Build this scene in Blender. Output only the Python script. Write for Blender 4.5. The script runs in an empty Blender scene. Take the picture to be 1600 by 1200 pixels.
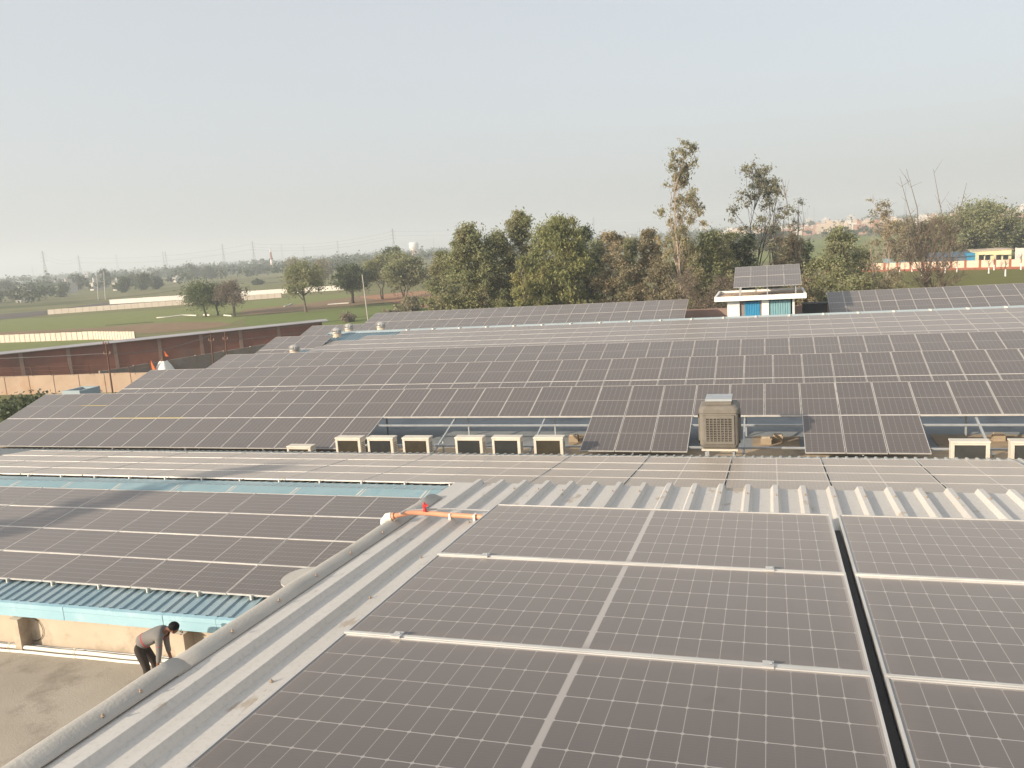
import bpy, math, random
import numpy as np
from mathutils import Vector, Matrix

S = bpy.context.scene
COL = S.collection

# ------------------------------------------------------------------ camera
CAM_Z = 11.0                       # eye height above the fields (m)
F_PX = 1301.15                     # focal length in pixels of a 1600 px wide frame
YAW, PITCH, ROLL = -0.3053, 0.1679, -0.0690
cyw, syw = math.cos(YAW), math.sin(YAW)
cpt, spt = math.cos(PITCH), math.sin(PITCH)
fwd = Vector((syw*cpt, cyw*cpt, -spt))
r0 = Vector((cyw, -syw, 0)); u0 = r0.cross(fwd)
crl, srl = math.cos(ROLL), math.sin(ROLL)
right = crl*r0 + srl*u0
upv = -srl*r0 + crl*u0
cam_d = bpy.data.cameras.new('camera')
cam = bpy.data.objects.new('camera', cam_d); COL.objects.link(cam)
cam_d.sensor_width = 36.0
cam_d.lens = 36.0*F_PX/1600.0
cam_d.clip_start = 0.05; cam_d.clip_end = 20000
M = Matrix.Identity(4)
for i in range(3):
    M[i][0] = right[i]; M[i][1] = upv[i]; M[i][2] = -fwd[i]
M[2][3] = CAM_Z
cam.matrix_world = M
S.camera = cam

# ------------------------------------------------------------------ sky, sun, exposure
SUN_EL = math.radians(19.5)
SUN_AZ = math.atan2(-0.66, -0.75)      # from +Y towards +X: the sun stands behind the left shoulder
sd = Vector((math.sin(SUN_AZ)*math.cos(SUN_EL), math.cos(SUN_AZ)*math.cos(SUN_EL), math.sin(SUN_EL)))
W = bpy.data.worlds.new('World'); S.world = W; W.use_nodes = True
wn, wl = W.node_tree.nodes, W.node_tree.links
bg = wn['Background']
sky = wn.new('ShaderNodeTexSky'); sky.sky_type = 'NISHITA'; sky.sun_disc = False
sky.sun_elevation = SUN_EL; sky.sun_rotation = SUN_AZ
sky.altitude = 200; sky.air_density = 1.0; sky.dust_density = 5.0; sky.ozone_density = 1.5
hs = wn.new('ShaderNodeHueSaturation'); hs.inputs['Saturation'].default_value = 0.7
# thick winter haze whitens the whole dome evenly
hz_mix = wn.new('ShaderNodeMix'); hz_mix.data_type = 'RGBA'; hz_mix.inputs[0].default_value = 0.72
wl.new(sky.outputs[0], hs.inputs['Color']); wl.new(hs.outputs[0], hz_mix.inputs[6])
hz_mix.inputs[7].default_value = (2.26, 2.33, 2.36, 1)
wl.new(hz_mix.outputs[2], bg.inputs['Color'])
bg.inputs['Strength'].default_value = 0.15
sun_d = bpy.data.lights.new('sun', 'SUN'); sun_d.energy = 3.3; sun_d.angle = math.radians(0.6)
sun_d.color = (1.0, 0.865, 0.69)
sun = bpy.data.objects.new('sun', sun_d); COL.objects.link(sun)
sun.location = (-40, -40, 60)
sun.rotation_euler = sd.to_track_quat('Z', 'Y').to_euler()
vs = S.view_settings
vs.view_transform = 'Standard'; vs.look = 'None'; vs.gamma = 1.0; vs.use_curve_mapping = False
vs.exposure = 0.95
S.cycles.max_bounces = 6; S.cycles.diffuse_bounces = 3; S.cycles.glossy_bounces = 3
S.cycles.transmission_bounces = 4; S.cycles.volume_bounces = 1; S.cycles.transparent_max_bounces = 6

# ------------------------------------------------------------------ survey: where a sight line of the photograph meets the place
def ray(x, y): return fwd + (x-800)/F_PX*right - (y-600)/F_PX*upv
def onz(x, y, z=0.0):
    d = ray(x, y); t = (z-CAM_Z)/d.z
    return Vector((0, 0, CAM_Z)) + t*d
def ony(x, y, Y):
    d = ray(x, y); return Vector((0, 0, CAM_Z)) + (Y/d.y)*d
def onplane(x, y, P, a):
    n = Vector((0, -math.sin(a), math.cos(a))); d = ray(x, y); o = Vector((0, 0, CAM_Z))
    return o + d*((Vector(P)-o).dot(n)/d.dot(n))
def dist(P): return (Vector(P)-Vector((0, 0, CAM_Z))).dot(fwd)

# ------------------------------------------------------------------ object helpers
def tag(o, label=None, cat=None, group=None, kind=None):
    if label: o['label'] = label
    if cat: o['category'] = cat
    if group: o['group'] = group
    if kind: o['kind'] = kind
    return o
def thing(name, label, cat, loc=(0, 0, 0), group=None):
    o = bpy.data.objects.new(name, None); COL.objects.link(o)
    o.location = loc; o.empty_display_size = 0.2
    return tag(o, label, cat, group)
def worg(o):
    v = Vector((0, 0, 0))
    while o is not None:
        v = v + o.location; o = o.parent
    return v
def link(name, me, parent=None, loc=(0, 0, 0)):
    o = bpy.data.objects.new(name, me); COL.objects.link(o)
    o.location = loc
    if parent is not None: o.parent = parent
    return o
def mesh_np(name, V, Q, mats, smooth=False):
    """V (n,3) verts, Q (m,k) faces of equal size"""
    V = np.asarray(V, np.float32); Q = np.asarray(Q, np.int32); k = Q.shape[1]
    me = bpy.data.meshes.new(name)
    me.vertices.add(len(V)); me.vertices.foreach_set('co', V.ravel())
    me.loops.add(Q.size); me.loops.foreach_set('vertex_index', Q.ravel())
    me.polygons.add(len(Q)); me.polygons.foreach_set('loop_start', np.arange(0, Q.size, k, dtype=np.int32))
    if smooth: me.polygons.foreach_set('use_smooth', np.ones(len(Q), bool))
    me.update(calc_edges=True)
    for m in (mats if isinstance(mats, (list, tuple)) else [mats]): me.materials.append(m)
    return me

class MB:
    """collects boxes, tubes, prisms in world (or local) coordinates; build() links them as ONE mesh object"""
    def __init__(self): self.v = []; self.f = []; self.mi = []; self.sm = []
    def add(self, vs, fs, mi=0, smooth=False):
        b = len(self.v); self.v += [tuple(p) for p in vs]
        for f in fs: self.f.append([b+i for i in f]); self.mi.append(mi); self.sm.append(smooth)
        return self
    def box(self, x0, x1, y0, y1, z0, z1, mi=0):
        return self.add([(x0,y0,z0),(x1,y0,z0),(x1,y1,z0),(x0,y1,z0),(x0,y0,z1),(x1,y0,z1),(x1,y1,z1),(x0,y1,z1)],
                        [(0,3,2,1),(4,5,6,7),(0,1,5,4),(1,2,6,5),(2,3,7,6),(3,0,4,7)], mi)
    def obox(self, c, ax, ay, az, mi=0):
        """oriented box: centre and three half-axis vectors"""
        c = Vector(c); ax = Vector(ax); ay = Vector(ay); az = Vector(az); p = []
        for k in (-1, 1):
            for (i, j) in ((-1,-1),(1,-1),(1,1),(-1,1)): p.append(c+i*ax+j*ay+k*az)
        return self.add(p, [(0,3,2,1),(4,5,6,7),(0,1,5,4),(1,2,6,5),(2,3,7,6),(3,0,4,7)], mi)
    def bar(self, a, b, w, h, mi=0, up=(0, 0, 1)):
        a = Vector(a); b = Vector(b); d = (b-a); L = d.length; d.normalize()
        s = d.cross(Vector(up))
        if s.length < 1e-4: s = d.cross(Vector((1, 0, 0)))
        s.normalize(); u = s.cross(d)
        return self.obox((a+b)/2, d*L/2, s*w/2, u*h/2, mi)
    def tube(self, pts, rads, n=8, mi=0, smooth=True, caps=True):
        pts = [Vector(p) for p in pts]
        if not isinstance(rads, (list, tuple)): rads = [rads]*len(pts)
        vs = []; ref = None
        for i, p in enumerate(pts):
            t = (pts[min(i+1, len(pts)-1)]-pts[max(i-1, 0)]).normalized()
            if ref is None:
                ref = t.cross(Vector((0, 0, 1)))
                if ref.length < 1e-3: ref = t.cross(Vector((1, 0, 0)))
            ref = (ref - t*ref.dot(t))
            if ref.length < 1e-6: ref = t.orthogonal()
            ref.normalize(); b = t.cross(ref)
            for k in range(n):
                a = 2*math.pi*k/n
                vs.append(p + (ref*math.cos(a)+b*math.sin(a))*rads[i])
        fs = []
        for i in range(len(pts)-1):
            for k in range(n):
                k2 = (k+1) % n
                fs.append((i*n+k, i*n+k2, (i+1)*n+k2, (i+1)*n+k))
        self.add(vs, fs, mi, smooth)
        if caps:
            e = (len(pts)-1)*n
            self.add(vs[:n], [tuple(range(n-1, -1, -1))], mi); self.add(vs[e:], [tuple(range(n))], mi)
        return self
    def lathe(self, c, prof, n=16, mi=0, smooth=True):
        """profile (radius, z) turned round the vertical through c"""
        c = Vector(c); vs = []; m = len(prof)
        for k in range(n):
            a = 2*math.pi*k/n
            for (r, z) in prof: vs.append(c+Vector((r*math.cos(a), r*math.sin(a), z)))
        fs = []
        for k in range(n):
            k2 = (k+1) % n
            for j in range(m-1): fs.append((k*m+j, k2*m+j, k2*m+j+1, k*m+j+1))
        return self.add(vs, fs, mi, smooth)
    def ngon_prism(self, poly, z0, z1, mi=0):
        n = len(poly); vs = [(p[0], p[1], z0) for p in poly]+[(p[0], p[1], z1) for p in poly]
        fs = [tuple(range(n-1, -1, -1)), tuple(range(n, 2*n))]+[(i, (i+1) % n, n+(i+1) % n, n+i) for i in range(n)]
        return self.add(vs, fs, mi)
    def extrude_x(self, prof, x0, x1, mi=0, smooth=False, closed=True):
        """profile of (y,z) points pulled along x"""
        n = len(prof); vs = [(x0, y, z) for y, z in prof]+[(x1, y, z) for y, z in prof]
        m = n if closed else n-1
        fs = [(i, (i+1) % n, n+(i+1) % n, n+i) for i in range(m)]
        self.add(vs, fs, mi, smooth)
        if closed: self.add(vs, [tuple(range(n-1, -1, -1)), tuple(range(n, 2*n))], mi)
        return self
    def build(self, name, mats, parent=None, local=False):
        o = Vector((0, 0, 0)) if (parent is None or local) else worg(parent)
        me = bpy.data.meshes.new(name)
        me.from_pydata([(p[0]-o.x, p[1]-o.y, p[2]-o.z) for p in self.v], [], self.f)
        if not isinstance(mats, (list, tuple)): mats = [mats]
        for m in mats: me.materials.append(m)
        me.polygons.foreach_set('material_index', self.mi)
        me.polygons.foreach_set('use_smooth', self.sm)
        me.update()
        return link(name, me, parent)
def copy_tree(o, parent=None):
    c = o.copy(); COL.objects.link(c)
    if parent is not None: c.parent = parent
    for ch in list(o.children): copy_tree(ch, c)
    return c

# ------------------------------------------------------------------ materials
def newmat(name):
    m = bpy.data.materials.new(name); m.use_nodes = True
    nt = m.node_tree; return m, nt.nodes, nt.links, nt.nodes['Principled BSDF']
def mix(n, l, fac, a, b, blend='MIX'):
    x = n.new('ShaderNodeMix'); x.data_type = 'RGBA'; x.blend_type = blend
    for sock, val in (('Factor', fac), ('A', a), ('B', b)):
        s = [i for i in x.inputs if i.name == sock and (i.type == 'RGBA' or sock == 'Factor')][0]
        if hasattr(val, 'links'): l.new(val, s)
        elif sock == 'Factor': s.default_value = val
        else: s.default_value = (*val, 1) if len(val) == 3 else val
    return [o for o in x.outputs if o.type == 'RGBA'][0]
def math_(n, l, op, a, b=None, c=None):
    x = n.new('ShaderNodeMath'); x.operation = op
    for i, v in enumerate((a, b, c)):
        if v is None: continue
        if hasattr(v, 'links'): l.new(v, x.inputs[i])
        else: x.inputs[i].default_value = v
    return x.outputs[0]
def ramp(n, l, fac, lo, hi):
    r = n.new('ShaderNodeMapRange'); l.new(fac, r.inputs[0])
    r.inputs[1].default_value = lo; r.inputs[2].default_value = hi
    r.clamp = True; return r.outputs[0]
def noise(n, l, vec, scale, detail=4, rough=0.55, stretch=None):
    t = n.new('ShaderNodeTexNoise'); t.inputs['Scale'].default_value = scale
    t.inputs['Detail'].default_value = detail; t.inputs['Roughness'].default_value = rough
    if stretch is not None:
        mp = n.new('ShaderNodeMapping'); mp.inputs['Scale'].default_value = stretch
        l.new(vec, mp.inputs[0]); vec = mp.outputs[0]
    l.new(vec, t.inputs['Vector']); return t.outputs['Fac']
def wpos(n): return n.new('ShaderNodeNewGeometry').outputs['Position']
def surf(name, c1, c2, scale=1.0, rough=0.7, c3=None, scale3=0.3, amt3=(0.55, 0.7), stretch=None, bump=0.0, bscale=20, spec=0.3, metal=0.0):
    """two-tone weathered surface with optional third stain colour"""
    m, n, l, b = newmat(name)
    p = wpos(n)
    col = mix(n, l, ramp(n, l, noise(n, l, p, scale, 6, 0.6, stretch), 0.3, 0.7), c1, c2)
    if c3 is not None:
        col = mix(n, l, ramp(n, l, noise(n, l, p, scale3, 8, 0.65, stretch), *amt3), col, c3)
    l.new(col, b.inputs['Base Color'])
    b.inputs['Roughness'].default_value = rough; b.inputs['Specular IOR Level'].default_value = spec
    b.inputs['Metallic'].default_value = metal
    if bump > 0:
        bp = n.new('ShaderNodeBump'); bp.inputs['Strength'].default_value = bump; bp.inputs['Distance'].default_value = 0.02
        l.new(noise(n, l, p, bscale, 5), bp.inputs['Height']); l.new(bp.outputs[0], b.inputs['Normal'])
    return m
def plain(name, c, rough=0.6, metal=0.0, spec=0.4):
    m, n, l, b = newmat(name)
    v = noise(n, l, wpos(n), 3.0, 5)
    col = mix(n, l, ramp(n, l, v, 0.3, 0.75), tuple(x*0.85 for x in c), tuple(min(1, x*1.1) for x in c))
    l.new(col, b.inputs['Base Color']); b.inputs['Roughness'].default_value = rough
    b.inputs['Metallic'].default_value = metal; b.inputs['Specular IOR Level'].default_value = spec
    return m

def cell_material():
    m, n, l, b = newmat('solar_cells_dusty')
    uv = n.new('ShaderNodeUVMap'); sp = n.new('ShaderNodeSeparateXYZ'); l.new(uv.outputs[0], sp.inputs[0])
    U, V = sp.outputs[0], sp.outputs[1]                      # metres from the panel's centre, U along the long side
    aU = math_(n, l, 'ABSOLUTE', U); aV = V
    pU, pV = 0.0918, 0.1815
    u1 = math_(n, l, 'DIVIDE', math_(n, l, 'SUBTRACT', aU, 0.014), pU)
    fu = math_(n, l, 'MULTIPLY', math_(n, l, 'PINGPONG', u1, 0.5), pU)
    v1 = math_(n, l, 'DIVIDE', aV, pV)
    fv = math_(n, l, 'MULTIPLY', math_(n, l, 'PINGPONG', v1, 0.5), pV)
    lu = math_(n, l, 'LESS_THAN', fu, 0.0016); lv = math_(n, l, 'LESS_THAN', fv, 0.0026)
    dia = math_(n, l, 'LESS_THAN', math_(n, l, 'ADD', fu, fv), 0.0105)
    mid = math_(n, l, 'LESS_THAN', aU, 0.0125)
    edge = math_(n, l, 'MAXIMUM', math_(n, l, 'GREATER_THAN', aU, 1.119), math_(n, l, 'GREATER_THAN', math_(n, l, 'ABSOLUTE', V), 0.5455))
    line = math_(n, l, 'MAXIMUM', math_(n, l, 'MAXIMUM', math_(n, l, 'MULTIPLY', lu, 0.75), lv), math_(n, l, 'MAXIMUM', dia, math_(n, l, 'MAXIMUM', mid, edge)))
    oi = n.new('ShaderNodeObjectInfo'); rnd = oi.outputs['Random']
    p = wpos(n)
    d1 = noise(n, l, p, 0.55, 6, 0.6); d2 = noise(n, l, p, 9.0, 6, 0.65); d3 = noise(n, l, p, 120.0, 3, 0.6)
    dust = math_(n, l, 'ADD', math_(n, l, 'MULTIPLY', d1, 0.6), math_(n, l, 'ADD', math_(n, l, 'MULTIPLY', d2, 0.25), math_(n, l, 'MULTIPLY', d3, 0.2)))
    dust = math_(n, l, 'ADD', dust, math_(n, l, 'MULTIPLY', math_(n, l, 'SUBTRACT', rnd, 0.5), 0.26))
    # fine finger lines across the cells
    fing = math_(n, l, 'LESS_THAN', math_(n, l, 'PINGPONG', math_(n, l, 'DIVIDE', V, 0.0182), 0.5), 0.06)
    cell = mix(n, l, math_(n, l, 'MULTIPLY', fing, 0.30), (0.014, 0.016, 0.024), (0.10, 0.10, 0.10))
    base = mix(n, l, math_(n, l, 'MULTIPLY', line, 0.72), cell, (0.62, 0.60, 0.57))
    dfac = ramp(n, l, dust, 0.10, 0.95)
    dm = n.new('ShaderNodeMapRange'); l.new(dfac, dm.inputs[0]); dm.inputs[3].default_value = 0.33; dm.inputs[4].default_value = 0.56
    # dust gathers along the rims of each panel and dries in streaks; a few droppings
    rim = math_(n, l, 'MINIMUM', math_(n, l, 'SUBTRACT', 1.122, aU), math_(n, l, 'SUBTRACT', 0.545, math_(n, l, 'ABSOLUTE', V)))
    rimd = n.new('ShaderNodeMapRange'); l.new(math_(n, l, 'ADD', rim, math_(n, l, 'MULTIPLY', math_(n, l, 'SUBTRACT', d2, 0.5), 0.12)), rimd.inputs[0])
    rimd.inputs[1].default_value = 0.0; rimd.inputs[2].default_value = 0.075; rimd.inputs[3].default_value = 0.22; rimd.inputs[4].default_value = 0.0
    st = noise(n, l, p, 1.0, 5, 0.6, (14, 1.4, 1.4)); 
    df = math_(n, l, 'ADD', dm.outputs[0], math_(n, l, 'ADD', rimd.outputs[0], math_(n, l, 'MULTIPLY', math_(n, l, 'SUBTRACT', st, 0.5), 0.16)))
    spot = ramp(n, l, noise(n, l, p, 7.0, 2, 0.5), 0.30, 0.24)     # washed darker blotches
    df = math_(n, l, 'SUBTRACT', df, math_(n, l, 'MULTIPLY', spot, 0.10)); df.node.use_clamp = True
    col = mix(n, l, df, base, (0.122, 0.096, 0.084))
    vor = n.new('ShaderNodeTexVoronoi'); vor.inputs['Scale'].default_value = 1.1; l.new(p, vor.inputs['Vector'])
    drop = math_(n, l, 'LESS_THAN', math_(n, l, 'ADD', vor.outputs['Distance'], math_(n, l, 'MULTIPLY', d3, 0.03)), 0.027)
    col = mix(n, l, math_(n, l, 'MULTIPLY', drop, 0.55), col, (0.5, 0.49, 0.45))
    l.new(col, b.inputs['Base Color'])
    b.inputs['Roughness'].default_value = 0.30; b.inputs['Specular IOR Level'].default_value = 0.5
    b.inputs['Sheen Weight'].default_value = 0.25; b.inputs['Sheen Roughness'].default_value = 0.5
    b.inputs['Sheen Tint'].default_value = (0.9, 0.82, 0.74, 1)
    return m
def leaf_material(name, c1, c2, c3=None, trans=0.38):
    m, n, l, b = newmat(name)
    g = n.new('ShaderNodeNewGeometry'); r = g.outputs['Random Per Island']; p = g.outputs['Position']
    col = mix(n, l, r, c1, c2)
    if c3 is not None:
        col = mix(n, l, ramp(n, l, noise(n, l, p, 0.35, 4), 0.5, 0.68), col, c3)
    l.new(col, b.inputs['Base Color']); b.inputs['Roughness'].default_value = 0.55
    b.inputs['Specular IOR Level'].default_value = 0.25
    tr = n.new('ShaderNodeBsdfTranslucent'); l.new(col, tr.inputs['Color'])
    ms = n.new('ShaderNodeMixShader'); ms.inputs[0].default_value = trans
    out = n['Material Output']
    l.new(b.outputs[0], ms.inputs[1]); l.new(tr.outputs[0], ms.inputs[2]); l.new(ms.outputs[0], out.inputs['Surface'])
    return m
def sheet_material(name, c1, c2, rust, rust_lo, rough=0.45, streak=(1, 0.12, 1)):
    m, n, l, b = newmat(name); p = wpos(n)
    col = mix(n, l, ramp(n, l, noise(n, l, p, 2.2, 7, 0.65, streak), 0.3, 0.72), c1, c2)
    col = mix(n, l, ramp(n, l, noise(n, l, p, 5.0, 6, 0.6, (1, 0.5, 1)), rust_lo, rust_lo+0.05), col, rust)
    col = mix(n, l, math_(n, l, 'MULTIPLY', ramp(n, l, noise(n, l, p, 45, 4), 0.5, 0.8), 0.35), col, tuple(x*0.55 for x in c1))
    l.new(col, b.inputs['Base Color']); b.inputs['Roughness'].default_value = rough; b.inputs['Specular IOR Level'].default_value = 0.4
    return m

MAT = {}
MAT['cell'] = cell_material()
MAT['alu'] = plain('aluminium_frame', (0.60, 0.58, 0.55), 0.42, 0.3)
MAT['rail'] = plain('aluminium_rail', (0.62, 0.595, 0.55), 0.45, 0.2)
MAT['yellow_rail'] = plain('yellow_tape_rail', (0.62, 0.50, 0.16), 0.6)
MAT['galv'] = plain('galvanised_steel', (0.45, 0.47, 0.48), 0.5, 0.4)
MAT['white_sheet'] = sheet_material('white_roof_sheet', (0.50, 0.47, 0.43), (0.60, 0.57, 0.53), (0.40, 0.34, 0.27), 0.62, 0.5)
MAT['flash'] = surf('grey_flashing', (0.37, 0.345, 0.31), (0.45, 0.425, 0.385), 2.5, 0.75, (0.28, 0.26, 0.23), 1.3, (0.58, 0.75), None, 0.15, 60)
MAT['blue_sheet'] = sheet_material('blue_roof_sheet', (0.19, 0.29, 0.34), (0.30, 0.37, 0.39), (0.22, 0.11, 0.08), 0.70)
MAT['dusty_sheet'] = sheet_material('dusty_blue_sheet', (0.42, 0.40, 0.36), (0.32, 0.36, 0.36), (0.26, 0.17, 0.12), 0.72)
MAT['blue_cap'] = surf('blue_ridge_cap', (0.20, 0.31, 0.345), (0.28, 0.38, 0.40), 1.0, 0.5, (0.15, 0.28, 0.34), 2.0, (0.55, 0.75))
MAT['blue_fascia'] = surf('blue_fascia', (0.27, 0.45, 0.52), (0.33, 0.50, 0.56), 1.2, 0.5, (0.42, 0.58, 0.62), 3.0, (0.55, 0.75))
MAT['cement'] = plain('cement_smear', (0.55, 0.54, 0.50), 0.9)
MAT['concrete'] = surf('terrace_concrete', (0.33, 0.285, 0.23), (0.41, 0.36, 0.295), 0.5, 0.85, (0.20, 0.17, 0.135), 0.9, (0.54, 0.72), None, 0.3, 30, 0.2)
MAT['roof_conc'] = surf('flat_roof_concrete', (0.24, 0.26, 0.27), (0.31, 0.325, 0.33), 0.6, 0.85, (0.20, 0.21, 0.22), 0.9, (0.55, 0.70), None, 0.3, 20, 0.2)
MAT['plaster'] = surf('cream_plaster', (0.47, 0.39, 0.295), (0.54, 0.455, 0.355), 1.3, 0.85, (0.31, 0.25, 0.19), 1.6, (0.52, 0.72), None, 0.25, 25, 0.2)
MAT['plaster_grey'] = surf('grey_plaster', (0.23, 0.19, 0.165), (0.30, 0.255, 0.22), 0.8, 0.9, (0.17, 0.14, 0.125), 0.5, (0.5, 0.7))
MAT['white_paint'] = surf('white_paint', (0.72, 0.71, 0.67), (0.80, 0.79, 0.75), 1.5, 0.6, (0.62, 0.58, 0.50), 2.5, (0.6, 0.8))
MAT['ac_body'] = surf('ac_cream_enamel', (0.55, 0.50, 0.42), (0.63, 0.58, 0.49), 3, 0.5)
MAT['ac_coil'] = surf('ac_coil_fins', (0.10, 0.085, 0.06), (0.15, 0.125, 0.085), 5, 0.6)
MAT['ac_coil2'] = surf('ac_coil_fins_grey', (0.07, 0.075, 0.07), (0.10, 0.10, 0.095), 5, 0.6)
MAT['cooler'] = surf('cooler_beige_plastic', (0.155, 0.138, 0.115), (0.195, 0.175, 0.148), 4, 0.55)
MAT['cooler_dark'] = plain('cooler_pad_dark', (0.035, 0.03, 0.025), 0.9)
MAT['block'] = surf('sandy_block', (0.29, 0.225, 0.155), (0.36, 0.285, 0.20), 4, 0.9)
MAT['orange'] = surf('orange_pipe', (0.56, 0.27, 0.16), (0.64, 0.33, 0.20), 6, 0.4)
MAT['pvc'] = surf('white_pvc', (0.74, 0.71, 0.62), (0.80, 0.78, 0.70), 4, 0.4)
MAT['red'] = plain('red_plastic', (0.55, 0.05, 0.05), 0.4)
MAT['clear'] = plain('grey_conduit', (0.40, 0.40, 0.40), 0.3)
MAT['black'] = plain('black_rubber', (0.02, 0.02, 0.02), 0.7)
MAT['rust'] = surf('rusty_steel', (0.11, 0.055, 0.04), (0.16, 0.08, 0.05), 6, 0.85)
MAT['pole_white'] = plain('pale_pole', (0.45, 0.42, 0.37), 0.7)
MAT['brick'] = surf('shed_brick', (0.20, 0.085, 0.062), (0.255, 0.11, 0.08), 0.6, 0.9, (0.17, 0.10, 0.08), 0.2, (0.45, 0.65))
MAT['pilaster'] = surf('pale_pilaster', (0.23, 0.15, 0.12), (0.31, 0.215, 0.18), 0.8, 0.9)
MAT['shed_roof'] = surf('shed_sheet_grey', (0.32, 0.30, 0.31), (0.40, 0.38, 0.38), 0.5, 0.6)
MAT['tan'] = surf('tan_wall', (0.38, 0.28, 0.205), (0.45, 0.335, 0.25), 0.5, 0.9, (0.38, 0.24, 0.15), 0.4, (0.5, 0.7))
MAT['precast'] = surf('precast_concrete', (0.58, 0.50, 0.41), (0.66, 0.575, 0.48), 0.3, 0.85)
MAT['joint'] = plain('dark_joint', (0.34, 0.27, 0.20), 0.9)
MAT['white_wall'] = surf('white_field_wall', (0.70, 0.65, 0.58), (0.78, 0.73, 0.66), 0.2, 0.85)
MAT['pink'] = surf('pink_wall', (0.66, 0.48, 0.36), (0.72, 0.54, 0.42), 0.4, 0.85)
MAT['redbrown'] = surf('red_brown_post', (0.26, 0.085, 0.05), (0.32, 0.115, 0.07), 1, 0.85)
MAT['yellow'] = surf('yellow_house', (0.62, 0.57, 0.34), (0.68, 0.63, 0.41), 0.5, 0.8)
MAT['bluepaint'] = surf('bright_blue_paint', (0.03, 0.21, 0.38), (0.04, 0.25, 0.43), 2, 0.5)
MAT['teal'] = surf('faded_teal', (0.13, 0.28, 0.32), (0.22, 0.36, 0.38), 3, 0.6)
MAT['window'] = plain('dark_window', (0.03, 0.03, 0.035), 0.2)
MAT['house_a'] = surf('pale_house', (0.50, 0.46, 0.42), (0.58, 0.54, 0.49), 0.3, 0.85)
MAT['house_b'] = surf('peach_house', (0.46, 0.36, 0.28), (0.53, 0.43, 0.34), 0.3, 0.85)
MAT['house_c'] = surf('brick_house', (0.34, 0.19, 0.14), (0.40, 0.24, 0.18), 0.3, 0.85)
MAT['flag'] = plain('saffron_cloth', (0.72, 0.16, 0.04), 0.8)
MAT['bark'] = surf('grey_bark', (0.13, 0.10, 0.075), (0.20, 0.16, 0.12), 3, 0.9)
MAT['bark_dark'] = surf('dark_bark', (0.06, 0.047, 0.037), (0.09, 0.07, 0.055), 3, 0.9)
MAT['bark_pale'] = surf('pale_gum_bark', (0.30, 0.235, 0.18), (0.40, 0.32, 0.25), 2, 0.8)
MAT['twig'] = plain('dry_twig', (0.19, 0.145, 0.11), 0.9)
MAT['steel_far'] = plain('pylon_steel', (0.16, 0.165, 0.17), 0.7)
MAT['skin'] = plain('brown_skin', (0.22, 0.10, 0.06), 0.5)
MAT['hair'] = plain('black_hair', (0.010, 0.009, 0.009), 0.85, 0, .15)
MAT['shirt'] = plain('grey_shirt', (0.19, 0.18, 0.17), 0.9)
MAT['shirt_red'] = plain('red_stripe', (0.50, 0.06, 0.07), 0.9)
MAT['trousers'] = plain('dark_trousers', (0.045, 0.035, 0.03), 0.9)
MAT['straw'] = surf('dry_litter', (0.34, 0.24, 0.15), (0.44, 0.32, 0.2), 3, 0.9)
LEAF = {
 'olive': leaf_material('leaf_olive', (0.189, 0.206, 0.100), (0.354, 0.354, 0.183), (0.307, 0.277, 0.153)),
 'green': leaf_material('leaf_green', (0.177, 0.195, 0.080), (0.319, 0.319, 0.136), (0.354, 0.319, 0.130)),
 'dark': leaf_material('leaf_dark', (0.073, 0.097, 0.050), (0.136, 0.159, 0.078)),
 'acacia': leaf_material('leaf_acacia', (0.100, 0.136, 0.054), (0.183, 0.206, 0.088)),
 'brown': leaf_material('leaf_dry_brown', (0.189, 0.169, 0.104), (0.354, 0.301, 0.189), (0.401, 0.325, 0.195)),
 'gum': leaf_material('leaf_gum', (0.224, 0.212, 0.124), (0.401, 0.354, 0.206), (0.448, 0.354, 0.201)),
 'gumdark': leaf_material('leaf_gum_dark', (0.189, 0.183, 0.124), (0.330, 0.307, 0.201)),
 'yellow': leaf_material('leaf_yellow', (0.388, 0.312, 0.059), (0.583, 0.466, 0.117)),
 'grey': leaf_material('leaf_grey_twiggy', (0.165, 0.137, 0.100), (0.293, 0.234, 0.175)),
 'far': leaf_material('leaf_far', (0.059, 0.076, 0.042), (0.106, 0.124, 0.068)),
}

MAT['dull_blue'] = surf('dull_blue_sheet', (0.085, 0.13, 0.18), (0.13, 0.18, 0.23), .8, .7)
MAT['pale_cap'] = surf('pale_ridge_cap', (0.34, 0.41, 0.42), (0.44, 0.50, 0.50), .5, .5)
MAT['slot'] = plain('dark_slot_strip', (0.035, 0.034, 0.036), .8)
HAZE = 0.0006
# ------------------------------------------------------------------ ground and fields
def sheet_poly(name, pts, z, m, kind='structure'):
    me = bpy.data.meshes.new(name); me.from_pydata([(p[0], p[1], z) for p in pts], [], [tuple(range(len(pts)))]); me.materials.append(m)
    return tag(link(name, me), kind=kind)
m, n, l, b = newmat('farmland'); p = wpos(n)
c = mix(n, l, ramp(n, l, noise(n, l, p, 0.012, 6, 0.6, (1, 2.2, 1)), 0.35, 0.65), (0.160, 0.162, 0.066), (0.205, 0.188, 0.096))
c = mix(n, l, ramp(n, l, noise(n, l, p, 0.006, 5, 0.6, (1, 2.5, 1)), 0.55, 0.66), c, (0.085, 0.098, 0.036))
c = mix(n, l, math_(n, l, 'MULTIPLY', ramp(n, l, noise(n, l, p, 0.5, 6, 0.7), 0.4, 0.8), 0.35), c, (0.075, 0.075, 0.033))
l.new(c, b.inputs['Base Color']); b.inputs['Roughness'].default_value = 0.95; b.inputs['Specular IOR Level'].default_value = 0.1
MAT['farmland'] = m
def fieldmat(name, c1, c2, s=0.25, dark=None):
    return surf(name, c1, c2, s, 0.95, dark or tuple(x*0.7 for x in c1), 0.6, (0.58, 0.8), (1, 1.6, 1), 0, 20, 0.1)
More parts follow.
